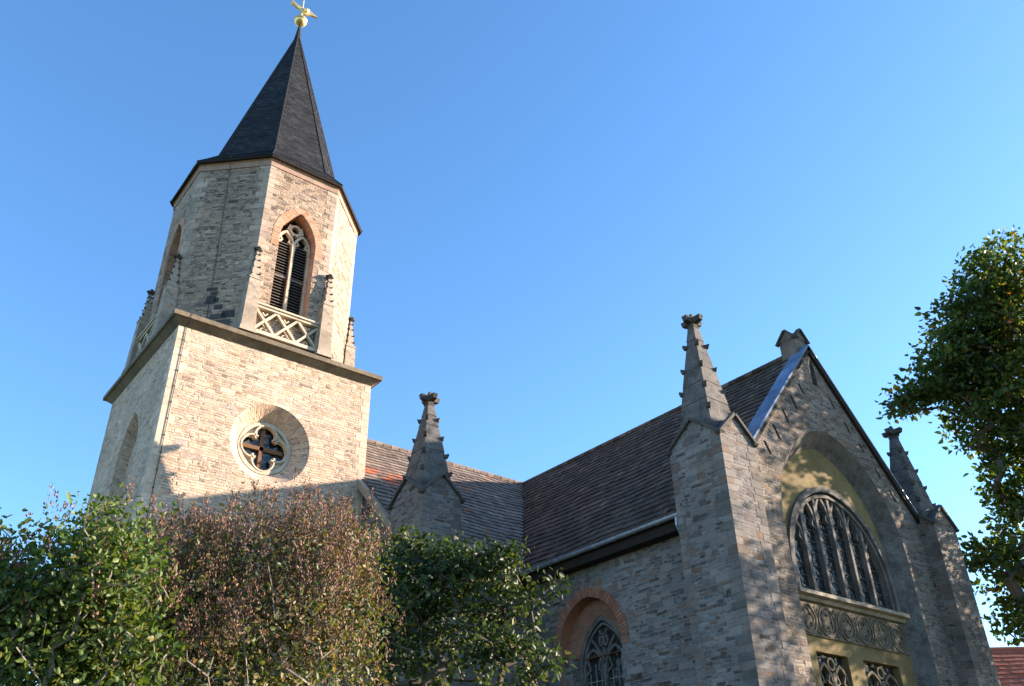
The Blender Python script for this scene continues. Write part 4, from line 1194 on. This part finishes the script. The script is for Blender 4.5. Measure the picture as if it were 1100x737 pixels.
blobs = [tb_(1090, 310, 36, (2.3, 2.3, 2.3)), tb_(1055, 352, 35.5, (2.0, 2.0, 1.9)), tb_(1030, 388, 35.2, (1.7, 1.7, 1.4)), tb_(1006, 416, 35, (1.5, 1.5, 1.0)), tb_(975, 432, 34.5, (.9, .9, .4), 1.3), tb_(1068, 442, 36, (2.2, 2.2, 2.0)), tb_(1095, 400, 36.5, (2.5, 2.5, 2.6)), tb_(1098, 520, 37, (1.5, 1.5, 1.5)), tb_(1085, 612, 36.5, (1.5, 1.5, 1.4)), tb_(1058, 598, 36.5, (.8, .8, .7)), tb_(1096, 665, 36.5, (1.0, 1.0, .9)),
         tb_(1150, 430, 37, (3.0, 3.0, 3.4), .18), tb_(1150, 590, 37, (2.6, 2.6, 2.6), .3)]
big_tree('tall leafy tree with yellowing leaves at the right edge beside the gable', tuple(tb), blobs, 1050, 24, .29, (.14, .29), M['leaf_tree'])

def sunward(x, y, z, t): return (x + t, y - .46 * t, z + .335 * t)
blobs = [(sunward(22, 13, 3.2, 14), (4.2, 4.0, 3.0), 1.0), (sunward(22.5, 13, 9.3, 14), (4.0, 4.0, 2.6), .33), (sunward(28.8, 12.6, 7.5, 13), (2.4, 2.4, 2.8), 1.0), (sunward(17.8, 12.5, 5.5, 15), (2.4, 2.4, 3.0), .6), (sunward(21.5, 13, 13, 14), (1.8, 2, 1.2), .15)]  # unseen added tree: crown laid along sun rays to dapple the gable
big_tree('unseen broad tree added sunward, loose crown shaped to dapple the gable', (36.5, 6.5, 0), blobs, 400, 25, .24, (.16, .28), M['leaf_tree'])
blobs = [((27, -3.6, 6.0), (4.2, 4.2, 3.4)), ((29, -6.5, 5.5), (3.4, 3.4, 3.0)), ((25, -.6, 5.6), (3.0, 3.0, 2.6))]  # unseen added tree, placed to shade the bushes and low sky
big_tree('unseen low round tree added sunward to shade the lilacs', (27, -3.8, 0), blobs, 420, 26, .34, (.18, .32), M['leaf_tree'])

# ------------------------------------------------------------------ neighbouring house, mostly hidden by the church
h = at(1095, 715, 56); hx, hy = h[0], h[1]
house = empty('red_roofed_house', (hx, hy, 0), 'distant house with red tiled roof between the gable and the tree', 'house')
hd = Vector((CR.x, CR.y, 0)).normalized(); hn = Vector((-hd.y, hd.x, 0))
def hp(u, v, z): return Vector((hx, hy, 0)) + hd * u + hn * v + Z * z
RT = h[2] + .75
mb = MB()
c = [hp(-4, -3.5, 0), hp(6, -3.5, 0), hp(6, 3.5, 0), hp(-4, 3.5, 0)]
for i in range(4):
    p, q = c[i], c[(i + 1) % 4]; mb.poly([p, q, q + Z * (RT - 3.4), p + Z * (RT - 3.4)])
for u in (-4, 6): mb.poly([hp(u, -3.5, RT - 3.4), hp(u, 3.5, RT - 3.4), hp(u, 0, RT)])
hw_ = mb.build('wall', M['house_wall'], house)
mb = MB(); Lr = math.hypot(3.9, 3.8)
for s_ in (-1, 1):
    tiles(mb, hp(0, s_ * 3.9, RT - 3.7), hd, hn * (-s_ * 3.9) + Z * 3.8, lambda p, q: (-4.4, 6.4), Lr, .3, .36)
    mb.poly([hp(-4.4, s_ * 3.9, RT - 3.74), hp(6.4, s_ * 3.9, RT - 3.74), hp(6.4, 0, RT + .06), hp(-4.4, 0, RT + .06)])
mb.tube([hp(-4.4, 0, RT + .1), hp(6.4, 0, RT + .1)], .13, 8)
rf = mb.build('roof', M['roof_red'], house)
for u in (-2.4, .8, 4):
    mb = MB(); a = [hp(u, -3.53, RT - 5.2), hp(u + 1, -3.53, RT - 5.2), hp(u + 1, -3.53, RT - 3.9), hp(u, -3.53, RT - 3.9)]
    mb.prism(a, hn * -.05); wn_ = mb.build('window', M['house_wall'], house)
    mb = MB(); mb.poly([p - hn * .056 for p in (hp(u + .08, -3.53, RT - 5.1), hp(u + .92, -3.53, RT - 5.1), hp(u + .92, -3.53, RT - 4.0), hp(u + .08, -3.53, RT - 4.0))]); mb.build('pane', M['glass'], wn_)

scene.cycles.max_bounces = 6
scene.cycles.diffuse_bounces = 3
